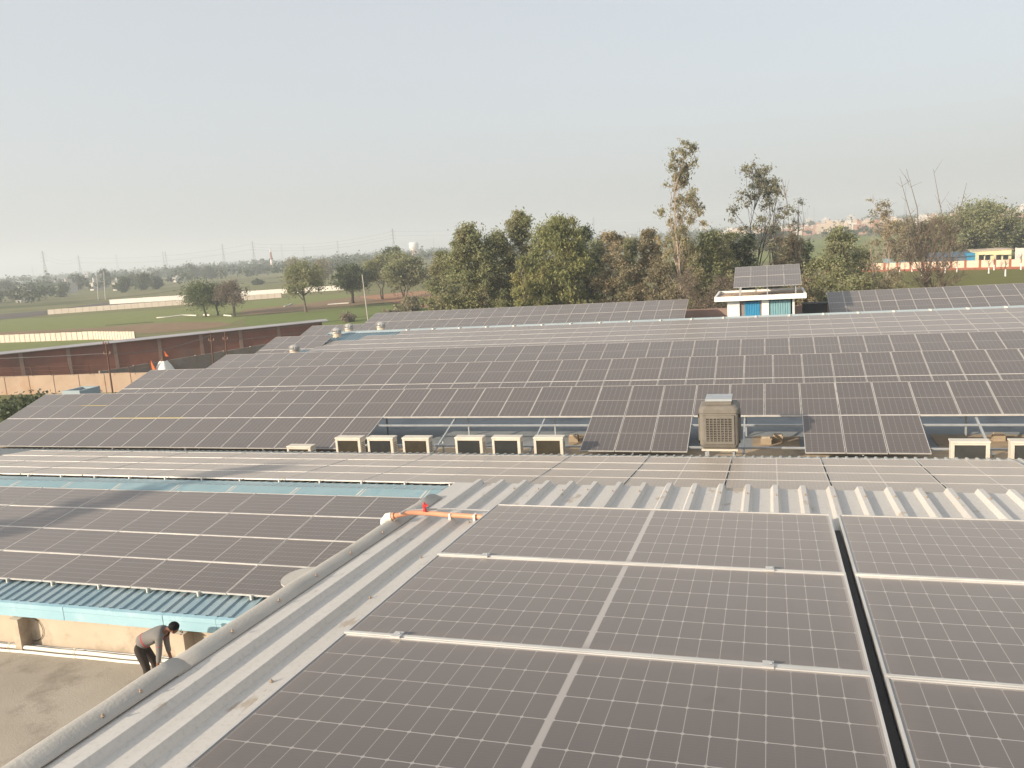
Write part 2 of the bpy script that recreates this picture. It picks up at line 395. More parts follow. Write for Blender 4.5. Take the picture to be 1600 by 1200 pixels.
MAT['crop'] = fieldmat('green_crop', (0.165, 0.192, 0.066), (0.21, 0.222, 0.085))
MAT['crop2'] = fieldmat('fresh_crop', (0.135, 0.170, 0.052), (0.165, 0.190, 0.066))
MAT['soil'] = fieldmat('brown_soil', (0.21, 0.145, 0.090), (0.26, 0.185, 0.115))
MAT['grey_soil'] = fieldmat('ploughed_soil', (0.105, 0.09, 0.08), (0.135, 0.118, 0.105))
MAT['red_soil'] = fieldmat('red_soil', (0.32, 0.17, 0.10), (0.38, 0.215, 0.135))
MAT['lawn'] = fieldmat('playing_field', (0.130, 0.132, 0.038), (0.155, 0.150, 0.048))
g = MB(); g.add([(-9000, -2000, 0), (9000, -2000, 0), (9000, 12000, 0), (-9000, 12000, 0)], [(0, 1, 2, 3)])
tag(g.build('ground', MAT['farmland']), kind='structure')
def field(name, px, z, m): return sheet_poly(name, [onz(x, y, z) for x, y in px], z, m)
field('green_field', [(-60, 549), (-60, 500), (60, 497), (300, 480), (470, 463), (560, 458), (560, 478), (430, 486), (380, 498), (360, 505), (240, 508), (150, 513), (0, 523)], 0.02, MAT['crop'])
field('fresh_green_field', [(-60, 560), (-60, 538), (60, 533), (150, 529), (215, 534), (215, 556), (60, 560)], 0.02, MAT['crop'])
field('bright_crop_field', [(380, 507), (385, 494), (470, 488), (560, 480), (690, 468), (720, 500), (600, 520), (460, 520)], 0.024, MAT['crop2'])
field('brown_strip', [(-60, 527), (0, 519), (150, 512), (240, 505), (300, 503), (345, 503), (365, 507), (330, 513), (230, 521), (170, 519), (140, 516)], 0.028, MAT['soil'])
field('dry_stubble', [(372, 493), (380, 484), (480, 474), (560, 462), (640, 456), (700, 455), (700, 464), (560, 476), (470, 486)], 0.032, MAT['soil'])
field('ploughed_plot', [(-60, 506), (-60, 494), (0, 491), (73, 485), (73, 492), (0, 500)], 0.036, MAT['grey_soil'])
field('grey_yard', [(88, 483), (170, 472), (178, 474), (400, 460), (400, 464), (290, 470), (76, 485)], 0.032, MAT['grey_soil'])
field('red_yard', [(560, 464), (640, 456), (760, 448), (760, 476), (655, 481), (600, 470)], 0.036, MAT['red_soil'])
field('playing_field', [(1290, 450), (1290, 425), (1600, 420), (1720, 416), (1720, 452)], 0.03, MAT['lawn'])
field('far_green_field', [(1170, 410), (1185, 382), (1330, 370), (1480, 360), (1480, 385), (1300, 402)], 0.03, MAT['crop'])

MAT['bund'] = fieldmat('grassy_bund', (0.07, 0.075, 0.034), (0.10, 0.10, 0.05))
for (x0, y0, x1, y1, w) in [(80, 475, 245, 458, .9), (0, 473, 75, 468, .8), (245, 458, 345, 440, .8), (330, 444, 480, 429, .8), (365, 494.5, 480, 484.5, 1.0), (395, 443, 500, 436, 1.0), (165, 508, 240, 502.5, .9), (480, 483, 600, 473, 1.0), (1300, 396, 1420, 386, 1.2)]:
    field('field_bund', [(x0, y0), (x1, y1), (x1, y1+w), (x0, y0+w)], 0.05, MAT['bund'])
# ------------------------------------------------------------------ ribbed sheets
def ribbed(mb, x0, x1, y0, z0, y1, z1, pitch, phase, bw, tw, h, mi=0):
    k0 = math.ceil((x0+bw/2-phase)/pitch); k1 = math.floor((x1-bw/2-phase)/pitch)
    prof = [(x0, 0)]
    for k in range(k0, k1+1):
        c = phase+k*pitch
        prof += [(c-bw/2, 0), (c-tw/2, h), (c+tw/2, h), (c+bw/2, 0)]
    prof.append((x1, 0)); N = len(prof)
    vs = [(x, y0, z0+d) for x, d in prof]+[(x, y1, z1+d) for x, d in prof]
    mb.add(vs, [(i, i+1, N+i+1, N+i) for i in range(N-1)], mi)
    return mb

# ------------------------------------------------------------------ solar panels
PL, PS = 2.278, 1.130
def panel_meshes(portrait):
    L, Sx = (PS, PL) if portrait else (PL, PS)
    hx, hy, lip, th = L/2, Sx/2, (0.013 if portrait else 0.010), 0.035
    def ring(a, b, z): return [(-a, -b, z), (a, -b, z), (a, b, z), (-a, b, z)]
    V = ring(hx, hy, -th)+ring(hx, hy, 0)+ring(hx-lip, hy-lip, 0)+ring(hx-lip, hy-lip, -0.005)
    Fc = []
    for k in range(3):
        for i in range(4):
            j = (i+1) % 4; Fc.append((4*k+i, 4*k+j, 4*k+4+j, 4*k+4+i))
    fr = bpy.data.meshes.new('panel_frame'); fr.from_pydata(V, [], Fc); fr.materials.append(MAT['alu'])
    a, b = hx-lip+0.002, hy-lip+0.002
    sh = bpy.data.meshes.new('cell_sheet'); sh.from_pydata([(-a, -b, -0.0045), (a, -b, -0.0045), (a, b, -0.0045), (-a, b, -0.0045)], [], [(0, 1, 2, 3)])
    uv = sh.uv_layers.new(name='UVMap')
    for i, (x, y) in enumerate([(-a, -b), (a, -b), (a, b), (-a, b)]):
        uv.data[i].uv = (y, x) if portrait else (x, y)
    sh.materials.append(MAT['cell'])
    return fr, sh
PMESH = {True: panel_meshes(True), False: panel_meshes(False)}
rngp = random.Random(11)
def put_panel(arr, u, v, a, portrait, du=0.0):
    """panel with its upper left corner u, v along the table plane"""
    L, Sx = (PS, PL) if portrait else (PL, PS)
    fr, sh = PMESH[portrait]
    cx, cv = u+L/2, v-Sx/2
    o = link('solar_panel', fr, arr, (cx, cv*math.cos(a), cv*math.sin(a)+rngp.uniform(-0.003, 0.003)))
    o.rotation_euler = (a+rngp.uniform(-1, 1)*0.0025, rngp.uniform(-1, 1)*0.0025, rngp.uniform(-1, 1)*0.0012)
    link('cell_sheet', sh, o)
    return o
def strip(arr, name, u0, u1, v, a, w, up, down, m):
    """bar lying in the table plane along x"""
    ca, sa = math.cos(a), math.sin(a); c = Vector(((u0+u1)/2, v*ca-(up-down)/2*sa, v*sa+(up-down)/2*ca))
    mb = MB(); mb.obox(c, ((u1-u0)/2, 0, 0), (0, ca*w/2, sa*w/2), (0, -sa*(up+down)/2, ca*(up+down)/2))
    return mb.build(name, m, arr, local=True)
def solar(name, label, P, a, cols, rows, portrait, group, rp, skip=None, rails=True, yellow=()):
    arr = thing(name, label, 'solar array', P, group)
    L, Sx = (PS, PL) if portrait else (PL, PS)
    for ci, u in enumerate(cols):
        for r in rows:
            if skip and skip(ci, u, r): continue
            put_panel(arr, u, -r*rp, a, portrait)
    if rails:
        for r in rows[1:]:
            us = [u for ci, u in enumerate(cols) if not (skip and skip(ci, u, r-1))]
            if not us: continue
            v = -r*rp+(rp-Sx)/2
            strip(arr, 'rail', min(us), max(us)+L, v, a, (rp-Sx)-0.005, 0.003, 0.05, MAT['rail'])
    return arr
GA = 'solar arrays on the factory roofs'

# ------------------------------------------------------------------ A: the white roof under the photographer
aA = -0.0581
def zA(y): return 9.129-0.11+(y-5.523)*math.tan(aA)
fb = thing('factory_building', 'near factory block with white ribbed metal roof and grey rounded edge flashing', 'building', (3, 1, 0))
mb = MB(); ribbed(mb, -2.665, 10.4, -4, zA(-4), 6.6, zA(6.6), 0.2047, -2.022, 0.078, 0.034, 0.034)
mb.build('roof_sheet', MAT['white_sheet'], fb)
mb = MB(); mb.extrude_x([(-3.9, 0), (6.4, 0), (6.4, zA(6.4)-0.12), (-3.9, zA(-3.9)-0.12)], -2.6, 10.3)
mb.build('wall', MAT['plaster'], fb)
def flashing(ya, yb, lift, flare=0.0):
    sec = [(-2.568, 0.004), (-2.574, 0.010), (-2.605, 0.026), (-2.64, 0.036), (-2.672, 0.034), (-2.70, 0.02), (-2.722, -0.008), (-2.738, -0.05), (-2.747, -0.11), (-2.75, -0.24)]
    n_ = 14; vs = []
    for k in range(n_+1):
        y = ya+(yb-ya)*k/n_; wob = 0.004*math.sin(y*5.1)+0.003*math.sin(y*11.3+1)
        for (x, d) in sec: vs.append((x-lift*0.6+(0.5*wob if x < -2.6 else 0), y, zA(y)+d+lift+(wob if x < -2.58 else 0)))
    N = len(sec)
    fs = [(k*N+i, k*N+i+1, (k+1)*N+i+1, (k+1)*N+i) for k in range(n_) for i in range(N-1)]
    mb = MB(); mb.add(vs, fs, 0, True)
    o = mb.build('edge_flashing', MAT['flash'], fb)
    md = o.modifiers.new('thickness', 'SOLIDIFY'); md.thickness = 0.006; md.offset = 1
    return o
flashing(-4, 1.55, 0.003); flashing(1.45, 2.95, 0.006); flashing(2.86, 6.05, 0.001)
tb = onplane(478, 905, (0, 5.523, 9.0), aA); mb = MB()
mb.ngon_prism([(-2.70-0.15*math.sin(t)*1.0, tb.y+0.16*math.cos(t)) for t in [math.pi*k/12 for k in range(13)]], zA(tb.y)-0.012, zA(tb.y)-0.004)
mb.build('flashing_tab', MAT['flash'], fb)
rs = random.Random(3)
def screw(x, y, z, s=0.0065):
    mb = MB(); mb.lathe((x, y, z), [(s*1.5, 0), (s*1.5, 0.003), (s*0.8, 0.004), (s*0.8, 0.012), (0.0005, 0.013)], 6, 0, False)
    mb.build('screw', MAT['joint'], fb)
for k in range(0, 48):
    x = -2.022+0.2047*k
    if x < 10: screw(x+rs.uniform(-.006, .006), 6.28+rs.uniform(-.02, .02), zA(6.28)+0.034)
for y in (0.9, 1.75, 2.45, 2.66, 3.3, 3.72, 4.12, 4.55, 5.0, 5.6):
    screw(-2.60+rs.uniform(-.012, .012), y, zA(y)+0.028)
for y in (1.9, 2.9, 3.9, 4.6, 5.4): screw(-2.13+rs.uniform(-.02, .03), y, zA(y)+0.002)
# the panels of roof A
rowsA = [0, 1, 2, 3, 4]
def arrA(lab, x0, clampu):
    arr = solar('solar_array', lab, (x0, 5.523, 9.129), aA, [0.0], rowsA, False, GA, 1.1538)
    for r in rowsA[1:]:
        v = -r*1.1538+(1.1538-PS)/2
        for u in clampu:
            u += rs.uniform(-.03, .03)
            strip(arr, 'clamp', u-0.022, u+0.022, v, aA, 0.056, 0.009, 0.0, MAT['alu'])
            mb = MB(); ca, sa = math.cos(aA), math.sin(aA)
            mb.lathe((u+0.012, v*ca, v*sa+0.0125), [(0.007, 0), (0.007, 0.006), (0.0005, 0.0065)], 6, 0, False); mb.build('bolt', MAT['galv'], arr, local=True)
        for u in (0.4, 1.2, 2.0): pass
    # mini rails that carry the panels, across the ribs
    for u in clampu:
        strip(arr, 'mini_rail', u-0.15, u+0.15, -1.13, aA, 0.04, -0.037, 0.07, MAT['alu'])
    return arr
arrA('big dusty solar panels in the centre foreground with fine white cell grid', -1.921, (0.30, 1.90))
arrA('dusty solar panels at the right foreground beyond the dark slot', 0.404, (0.93, 1.95))
arrA('dusty solar panels at the far right edge of the white roof', 2.735, (0.35, 1.95))
mb = MB(); mb.extrude_x([(-.5, zA(-.5)+.055), (5.28, zA(5.28)+.055), (5.28, zA(5.28)+.072), (-.5, zA(-.5)+.072)], .362, .399); mb.build('slot_strip', MAT['slot'], fb)  # near-black strip added in the slot between the panel columns
# orange pipe over the flashing
def onA(x, y, h): return onplane(x, y, (0, 5.523, 9.019+h), aA)
pp = thing('orange_pipe', 'orange pipe with white end cap lying across grey roof flashing', 'pipe', onA(665, 806, 0.05))
pts = [onA(612, 807, 0.065), onA(622, 805, 0.075), onA(642, 801, 0.08), onA(665, 801.5, 0.075), onA(700, 804.5, 0.062), onA(744, 807, 0.058), onA(760, 809, 0.055)]
mb = MB(); mb.tube(pts, 0.0185, 12); mb.build('tube', MAT['orange'], pp)
e0 = pts[0]; dirp = (pts[0]-pts[1]).normalized(); mb = MB()
mb.tube([e0+dirp*0.0, e0+dirp*0.045], 0.031, 14); mb.tube([e0+dirp*0.035, e0+dirp*0.06+Vector((0, 0, -0.02)), e0+dirp*0.066+Vector((0, 0, -0.09))], 0.029, 14); mb.build('end_cap', MAT['pvc'], pp)
mb = MB(); mb.tube([e0-dirp*0.002, e0-dirp*0.02], 0.027, 12); mb.build('coupling', MAT['orange'], pp)
for i, (x, y) in enumerate([(617, 807), (704, 805), (742, 807)]):
    q = onA(x, y, 0.06); mb = MB(); mb.obox(q-Vector((0, 0, .006)), (0.007, 0, 0), (0, 0.025, 0), (0, 0, 0.0235)); mb.build('saddle_clip', MAT['pvc'], pp)
q = onA(664, 801.5, 0.08)
mb = MB(); mb.tube([q+Vector((0, 0, 0.012)), q+Vector((0, 0, 0.045))], [0.014, 0.012], 10); mb.build('valve_stem', MAT['red'], pp)
mb = MB(); mb.obox(q+Vector((0.004, 0.01, 0.055)), (0.020, 0.004, 0), (-0.003, 0.010, 0), (0, 0, 0.007)); mb.tube([q+Vector((0, 0.004, 0.06)), q+Vector((0, 0.004, 0.08))], 0.008, 8); mb.build('valve_handle', MAT['red'], pp)
cd = MB(); cd.tube([onA(625, 803, 0.09), onA(634, 798, 0.095), onA(665, 796, 0.1), onA(700, 795, 0.085), onA(768, 798, 0.07)], 0.007, 8)
tag(cd.build('cable', MAT['clear']), 'thin grey cable running beside the orange pipe', 'cable')

# ------------------------------------------------------------------ terrace, roofs C and B (one gabled block)
tag(MB().box(-40, -2.62, -6, 12.5, 3.15, 3.45).build('terrace', MAT['concrete']), kind='structure')
aC, aB = 0.1189, -0.1137
def zC(y): return 5.159-0.11+(y-17.57)*math.tan(aC)
def zB(y): return 4.673-0.11+(y-23.287)*math.tan(aB)
gb = thing('gabled_building', 'long low building with blue ribbed roof beside the concrete terrace', 'building', (-12, 18, 0))
mb = MB(); ribbed(mb, -38, 12, 12.36, zC(12.36), 18.12, zC(18.12), 0.25, -12.0, 0.085, 0.045, 0.035)
mb.build('front_roof_sheet', MAT['blue_sheet'], gb)
mb = MB(); ribbed(mb, -38, 12, 18.13, zB(18.13), 24.22, zB(24.22), 0.25, -12.0, 0.09, 0.05, 0.035)
o = mb.build('back_roof_sheet', MAT['dusty_sheet'], gb)
o.modifiers.new('t', 'SOLIDIFY').thickness = 0.004
mb = MB(); mb.box(-37.5, 11.5, 12.45, 24.1, 0, zC(12.45)-0.10)
mb.extrude_x([(12.46, zC(12.46)-0.1), (24.09, zB(24.09)-0.05), (18.13, zB(18.13)-0.05)], -37.5, 11.5); mb.build('wall', MAT['plaster'], gb)
zr = zC(18.13)+0.05
mb = MB(); mb.extrude_x([(17.66, zC(17.66)+0.040), (18.13, zr+0.012), (18.62, zB(18.62)+0.042), (18.62, zB(18.62)+0.036), (18.13, zr+0.004), (17.66, zC(17.66)+0.034)], -38, 12)
mb.build('ridge_cap', MAT['blue_cap'], gb)
rj = random.Random(8)
xj = -37.2
while xj < -6:
    mb = MB(); sk = rj.uniform(-.03, .03)
    for (dx, w) in ((0, 0.05), (0.09+rj.uniform(0, .03), 0.028)):
        y0_, y1_ = 17.69+rj.uniform(0, .05), 18.08
        s0, s1 = (y0_-17.66)/0.47, (y1_-17.66)/0.47
        z0_ = zC(17.66)+0.040; z1_ = zr+0.012
        mb.add([(xj+dx, y0_, z0_+(z1_-z0_)*s0+0.004), (xj+dx+w, y0_+.02, z0_+(z1_-z0_)*s0+0.005), (xj+dx+w+sk, y1_, z0_+(z1_-z0_)*s1+0.004), (xj+dx+sk, y1_, z0_+(z1_-z0_)*s1+0.004)], [(0, 1, 2, 3)])
    mb.build('cap_sealant', MAT['cement'], gb); xj += 1.83+rj.uniform(-.1, .1)
xf = -37.6
while xf < 9:
    mb = MB(); e_ = rj.uniform(-.004, .004); zt = zC(12.36)+0.005
    mb.extrude_x([(12.37, zt+0.01), (12.27+e_, zt), (12.262+e_, zt-0.09), (12.272+e_, zt-0.10), (12.262+e_, zt-0.28), (12.30+e_, zt-0.285), (12.37, zt-0.02)], xf+0.004, xf+1.196)
    mb.build('fascia_board', MAT['blue_fascia'], gb); xf += 1.2
# two short pillars and a cable loop against the wall
def pillar(px, w):
    q = ony(px, 985, 12.3); mb = MB(); mb.box(q.x-w/2, q.x+w/2, 12.18, 12.452, 3.45, 4.12); mb.box(q.x-w/2-0.03, q.x+w/2+0.03, 12.15, 12.452, 4.12, 4.135)
    return mb.build('pillar', MAT['plaster'], gb), q
_, q = pillar(33, 0.17); pillar(284, 0.24)
mb = MB(); mb.tube([(q.x+0.13+0.3*abs(math.sin(t)), 12.43, 3.80+0.26*math.cos(t)) for t in [math.pi*k/14 for k in range(15)]], 0.006, 6)
tag(mb.build('cable_loop', MAT['black']), 'thin black cable loop hanging on the cream wall', 'cable')
# white water pipes on the terrace floor
def floorpipe(a0, a1, r, lab, m=MAT['pvc']):
    P0, P1 = onz(*a0, 3.45+r), onz(*a1, 3.45+r); d = (P1-P0); P0 = P0-d*0.3; P1 = P1+d*0.45
    t = thing('water_pipe', lab, 'pipe', (P0+P1)/2, 'water pipes along the terrace wall')
    pts = [P0.lerp(P1, k/16)+Vector((0, 0.008*math.sin(k*1.7), 0)) for k in range(17)]
    for p_ in pts: p_.z = 3.452+r
    MB().tube(pts, r, 10).build('tube', m, t)
    for k in (3, 7, 12):
        MB().tube([pts[k].lerp(pts[k+1], 0.3), pts[k].lerp(pts[k+1], 0.42)], r+0.007, 10).build('coupling', MAT['ac_body'], t)
    return t
floorpipe((0, 1008), (240, 1031), 0.042, 'thicker white water pipe nearer the cream terrace wall')
floorpipe((0, 1015.5), (240, 1038), 0.03, 'thin white water pipe nearest the camera on the terrace floor')
floorpipe((0, 1004), (240, 1025.5), 0.017, 'dull thin grey pipe closest to the terrace wall foot', MAT['clear'])
q = onz(6, 1013, 3.45); MB().box(q.x-0.05, q.x+0.05, q.y-0.12, q.y+0.12, 3.451, 3.462).build('brick_packing', MAT['redbrown'])
o = bpy.data.objects['brick_packing']; tag(o, 'small red brick under the white pipes at the left edge', 'brick')

# arrays C and B
colsC = [j*2.298 for j in range(-8, 2)]
solar('solar_array', 'dark solar panels facing the camera above the blue eave, left foreground', (-10.257, 17.57, 5.159), aC, colsC, [0, 1, 2, 3], False, GA, 1.1538)
LB = [-26.1, -23.80, -21.49, -19.17, -16.86, -14.72, -12.42, -10.12, -7.98, -5.66, -3.34, -1.02, 1.30, 3.63]
solar('solar_array', 'pale dusty solar panels tilted away just beyond the blue ridge cap', (0, 23.29, 4.673), aB, LB, [0, 1, 2, 3], False, GA, 1.1538)
# brackets that carry the lowest edge of array C and B
for i, u in enumerate(np.arange(-28, -8, 1.22)):
    mb = MB(); y = 12.99; mb.box(u, u+0.035, y-0.03, y+0.05, zC(y)+0.02, zC(y)+0.115); mb.build('panel_bracket', MAT['rail'], gb)
for i, u in enumerate(np.arange(-26, 5.8, 1.22)):
    mb = MB(); y = 18.63; mb.box(u, u+0.035, y-0.02, y+0.05, zB(y)+0.02, zB(y)+0.10); mb.build('panel_bracket', MAT['rail'], gb)

# ------------------------------------------------------------------ flat roof building D with tilted tables
ZF = 3.8
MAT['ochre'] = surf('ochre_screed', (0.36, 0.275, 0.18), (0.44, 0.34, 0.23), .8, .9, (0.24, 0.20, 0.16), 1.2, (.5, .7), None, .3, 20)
fl = thing('flat_roof_building', 'large flat concrete roofed factory carrying rows of tilted solar tables', 'building', (-4, 47, 0))
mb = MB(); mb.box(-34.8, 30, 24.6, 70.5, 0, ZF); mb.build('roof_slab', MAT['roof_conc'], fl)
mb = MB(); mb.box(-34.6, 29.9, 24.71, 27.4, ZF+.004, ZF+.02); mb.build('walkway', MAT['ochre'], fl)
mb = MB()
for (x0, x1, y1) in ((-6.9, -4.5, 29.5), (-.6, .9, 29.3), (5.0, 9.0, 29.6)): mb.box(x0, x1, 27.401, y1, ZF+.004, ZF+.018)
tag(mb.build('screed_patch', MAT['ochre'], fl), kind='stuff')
mb = MB(); mb.box(-34.8, 30, 24.5, 24.7, 0, ZF+0.12); mb.box(-34.9, -34.7, 24.72, 70.4, 0, ZF+0.12); mb.build('parapet', MAT['plaster_grey'], fl)
mb = MB(); mb.box(-34.8, 30, 70.52, 70.7, ZF-0.5, ZF+0.7); mb.build('back_parapet', MAT['pilaster'], fl)

def table(label, P, a, cols, rows=(0, 1), skip=None, legs=True):
    arr = solar('solar_array', label, P, a, cols, list(rows), True, GA, 2.298, skip)
    u0, u1 = min(cols), max(cols)+PS
    ca, sa = math.cos(a), math.sin(a)
    for v in (-0.5, -1.75, -2.82, -4.22):
        if v < -2.298*len(rows): continue
        strip(arr, 'purlin', u0, u1, v, a, 0.05, -0.037, 0.09, MAT['galv'])
    u = u0+0.6
    while u < u1:
        top = Vector((u, -0.3*ca, -0.3*sa-0.13)); bot = Vector((u, -4.45*ca, -4.45*sa-0.13))
        MB().bar(top, bot, 0.05, 0.07).build('rafter', MAT['galv'], arr, local=True)
        for v in (-0.8, -3.6):
            x = Vector((u, v*ca, v*sa-0.16)); zb = ZF-P[2]
            if x.z > zb+0.1:
                MB().bar((x.x, x.y, zb), x, 0.055, 0.055, up=(0, 1, 0)).build('leg', MAT['galv'], arr, local=True)
        u += 3.42
    return arr
xs1 = -7.1123
kb = (onplane(598.8, 653.8, (xs1, 30.065, 5.527), 0.294).x-xs1)/1.154
nleft = 22
cols1 = [-25.10+1.1408*k for k in range(nleft)]+[1.154*k for k in range(0, 17)]
def skip1(ci, u, r):
    if r == 0: return False
    if ci < nleft: return u > (kb-0.5)*1.154
    k = ci-nleft
    return not (1 <= k <= 3 or 7 <= k <= 9 or k >= 13)
D1 = table('nearest tilted solar table with missing lower panels behind the air conditioners', (xs1, 30.065, 5.527), 0.294, cols1, skip=skip1)
D2 = table('second tilted solar table from the air conditioners', (-9.104, 36.966, 5.526), 0.276, [-22.99+1.1494*k for k in range(20)]+[1.154*k for k in range(0, 21)])
D3 = table('third tilted solar table, directly before the pale sloping array', (-11.768, 43.896, 5.344), 0.248, [-20.52+1.14*k for k in range(18)]+[1.154*k for k in range(0, 27)])
table('short tilted solar table at far left beside the turbine vents', (-33.1, 50.8, 5.60), 0.275, [1.14*k for k in range(4)])
table('short tilted solar table at far left just before the brick shed end', (-34.3, 57.8, 5.63), 0.275, [1.14*k for k in range(4)])
table('far solar table before the tree row, left of the white hut', (-6.13-1.154*24, 68.115, 5.579), 0.263, [1.154*k for k in range(24)])
table('far solar table right of the white hut, ending in dark blue panels', (4.233, 68.633, 5.599), 0.289, [1.154*k for k in range(18)])
# yellow tape on two stretches of rail of the nearest table
for (u0, u1) in ((-19.3, -15.8),):
    strip(D1, 'yellow_rail', u0, u1, -2.287, 0.294, 0.022, 0.0085, 0.01, MAT['yellow_rail'])
for (u0, u1) in ((-22.0, -20.6),):
    strip(D1, 'yellow_rail', u0, u1, -1.139, 0.294, 0.02, 0.002, 0.004, MAT['yellow_rail'])

# ------------------------------------------------------------------ low gable E on the flat roof
aE = 0.125
def zE(y): return 5.526-0.11+(y-52.604)*math.tan(aE)
eb = thing('blue_roof_hall', 'low hall with blue ribbed roof standing on the flat roof, pale panels on it', 'building', (-4, 52, ZF))
mb = MB(); ribbed(mb, -30.0, 29, 46.5, zE(46.5), 53.1, zE(53.1), 0.25, 0, 0.10, 0.045, 0.05); mb.build('front_roof_sheet', MAT['blue_sheet'], eb)
mb = MB(); ribbed(mb, -30.0, 29, 53.11, zE(53.1)-0.003, 59.6, zE(46.5), 0.25, 0, 0.09, 0.05, 0.035); mb.build('back_roof_sheet', MAT['blue_sheet'], eb)
mb = MB(); mb.extrude_x([(46.7, ZF), (59.4, ZF), (59.4, zE(46.7)-0.04), (53.1, zE(53.1)-0.04), (46.7, zE(46.7)-0.04)], -29.8, 28.8); mb.build('wall', MAT['plaster_grey'], eb)
zt = zE(53.1)
mb = MB(); mb.extrude_x([(52.66, zE(52.66)+0.05), (53.1, zt+0.10), (53.5, zt+0.02), (53.5, zt+0.012), (53.1, zt+0.09), (52.66, zE(52.66)+0.042)], -30.05, 29); mb.build('ridge_cap', MAT['pale_cap'], eb)
x = -24
while x < 26:
    mb = MB(); mb.box(x, x+0.10, 52.64, 53.15, zE(52.64)+0.055, zt+0.105); mb.build('cap_bracket', MAT['pvc'], eb); x += 1.93
mb = MB(); mb.extrude_x([(46.5, zE(46.5)+0.05), (53.1, zt+0.06), (53.1, zt-0.05), (46.5, zE(46.5)-0.06)], -30.12, -30.0); mb.build('gable_trim', MAT['blue_cap'], eb)
def skipE(ci, u, r):
    x = u+7.964
    if r <= 0: return x < -24.5
    if r == 1: return x < -26.7
    return x < -29
solar('solar_array', 'pale grey array of long panels on the blue hall roof', (7.964, 52.604, 5.526), aE, [2.298*k for k in range(-16, 8)], [0, 1, 2, 3, 4], False, GA, 1.1538, skipE)
# turbine ventilators
def ventilator(P, label, s=1.0):
    t = thing('roof_ventilator', label, 'roof ventilator', P, 'turbine ventilators on the blue hall roof')
    mb = MB(); mb.lathe(P, [(0.30*s, -0.12), (0.30*s, 0.33*s), (0.27*s, 0.34*s)], 20); mb.build('throat', MAT['tanvent'], t)
    mb = MB(); mb.lathe(P, [(0.28*s, 0.335*s), (0.335*s, 0.36*s), (0.345*s, 0.40*s), (0.33*s, 0.43*s)], 20); mb.build('collar', MAT['galvvent'], t)
    mb = MB(); mb.lathe(P, [(0.27*s, 0.42*s), (0.31*s, 0.50*s), (0.31*s, 0.58*s), (0.24*s, 0.66*s), (0.12*s, 0.71*s), (0.001, 0.72*s)], 20)
    for k in range(20):
        a = 2*math.pi*k/20; c_ = Vector((math.cos(a), math.sin(a), 0)); tn = Vector((-math.sin(a), math.cos(a), 0))
        mb.obox(Vector(P)+c_*0.315*s+Vector((0, 0, 0.54*s)), c_*0.02*s+tn*0.02*s, (tn-c_)*0.003, Vector((0, 0, 0.09*s)))
    mb.build('turbine_head', MAT['galvvent'], t)
MAT['tanvent'] = surf('vent_tan', (0.48, 0.38, 0.27), (0.58, 0.48, 0.36), 4, 0.6)
MAT['galvvent'] = plain('vent_galvanised', (0.50, 0.48, 0.45), 0.45, 0.3)
for px, py, Y, lab in [(461, 556, 46.3, 'beige turbine ventilator at the lower left corner of the blue roof'),
                       (527, 528, 51.9, 'beige turbine ventilator at the blue roof edge near the ridge'),
                       (546, 521, 54.0, 'beige turbine ventilator just behind the ridge end, left of the lone vent'),
                       (596, 518.5, 54.2, 'lone turbine ventilator standing before the far tilted table')]:
    P = ony(px, py, Y); ventilator((P.x, P.y, P.z), lab)

# ------------------------------------------------------------------ white hut with its own panels
hut = thing('roof_hut', 'small white hut with overhanging flat roof and blue shutters', 'hut', (-0.6, 63.5, ZF))
mb = MB()
for x0, x1 in ((-2.87, -2.02), (-0.50, -0.02), (1.56, 1.70)): mb.box(x0, x1, 61.6, 61.85, ZF, 5.84)
mb.box(-2.87, -2.7, 61.86, 66.6, ZF, 5.84); mb.box(1.56, 1.70, 61.86, 66.6, ZF, 5.84); mb.box(-2.69, 1.55, 66.45, 66.6, ZF, 5.84)
mb.build('wall', MAT['white_paint'], hut)
mb = MB(); mb.box(-3.72, 2.48, 61.0, 61.14, 5.85, 6.19); mb.box(-3.72, -3.58, 61.141, 66.9, 5.86, 6.19); mb.box(2.34, 2.48, 61.141, 66.9, 5.86, 6.17); mb.box(-3.58, 2.34, 66.76, 66.9, 5.86, 6.17)
mb.build('roof_fascia', MAT['white_paint'], hut)
mb = MB(); mb.box(-3.58, 2.34, 61.141, 66.76, 5.86, 6.02); mb.build('roof_slab', MAT['tan'], hut)
def shutter(x0, x1, m):
    mb = MB(); n_ = 9; w = (x1-x0)/n_
    for k in range(n_):
        a_, b_ = x0+k*w, x0+(k+1)*w; y_ = 61.72
        mb.add([(a_, y_, ZF), (a_+w*.35, y_-.03, ZF), (a_+w*.65, y_-.03, ZF), (b_, y_, ZF), (a_, y_, 5.70), (a_+w*.35, y_-.03, 5.70), (a_+w*.65, y_-.03, 5.70), (b_, y_, 5.70)], [(0, 1, 5, 4), (1, 2, 6, 5), (2, 3, 7, 6)])
    o = mb.build('shutter', m, hut); return o
shutter(-1.66, -0.62, MAT['bluepaint'])['label'] = 'bright blue ribbed shutter'
shutter(-0.02, 1.45, MAT['teal'])['label'] = 'faded teal ribbed shutter'
for x0, x1 in ((-2.02, -1.67), (-0.61, -0.50)): MB().box(x0, x1, 61.75, 61.8, ZF, 5.84).build('door_frame', MAT['plaster_grey'], hut)
rl = random.Random(5); mb = MB()
for k in range(70):
    x, y = rl.uniform(-3.3, 2.0), rl.uniform(61.3, 63.6); a_ = rl.uniform(0, 3.14); L_ = rl.uniform(.2, .7)
    mb.bar((x, y, 6.035+rl.uniform(0, .05)), (x+L_*math.cos(a_), y+.4*L_*math.sin(a_), 6.04+rl.uniform(0, .07)), .06, .03)
tag(mb.build('roof_litter', MAT['straw']), kind='stuff')
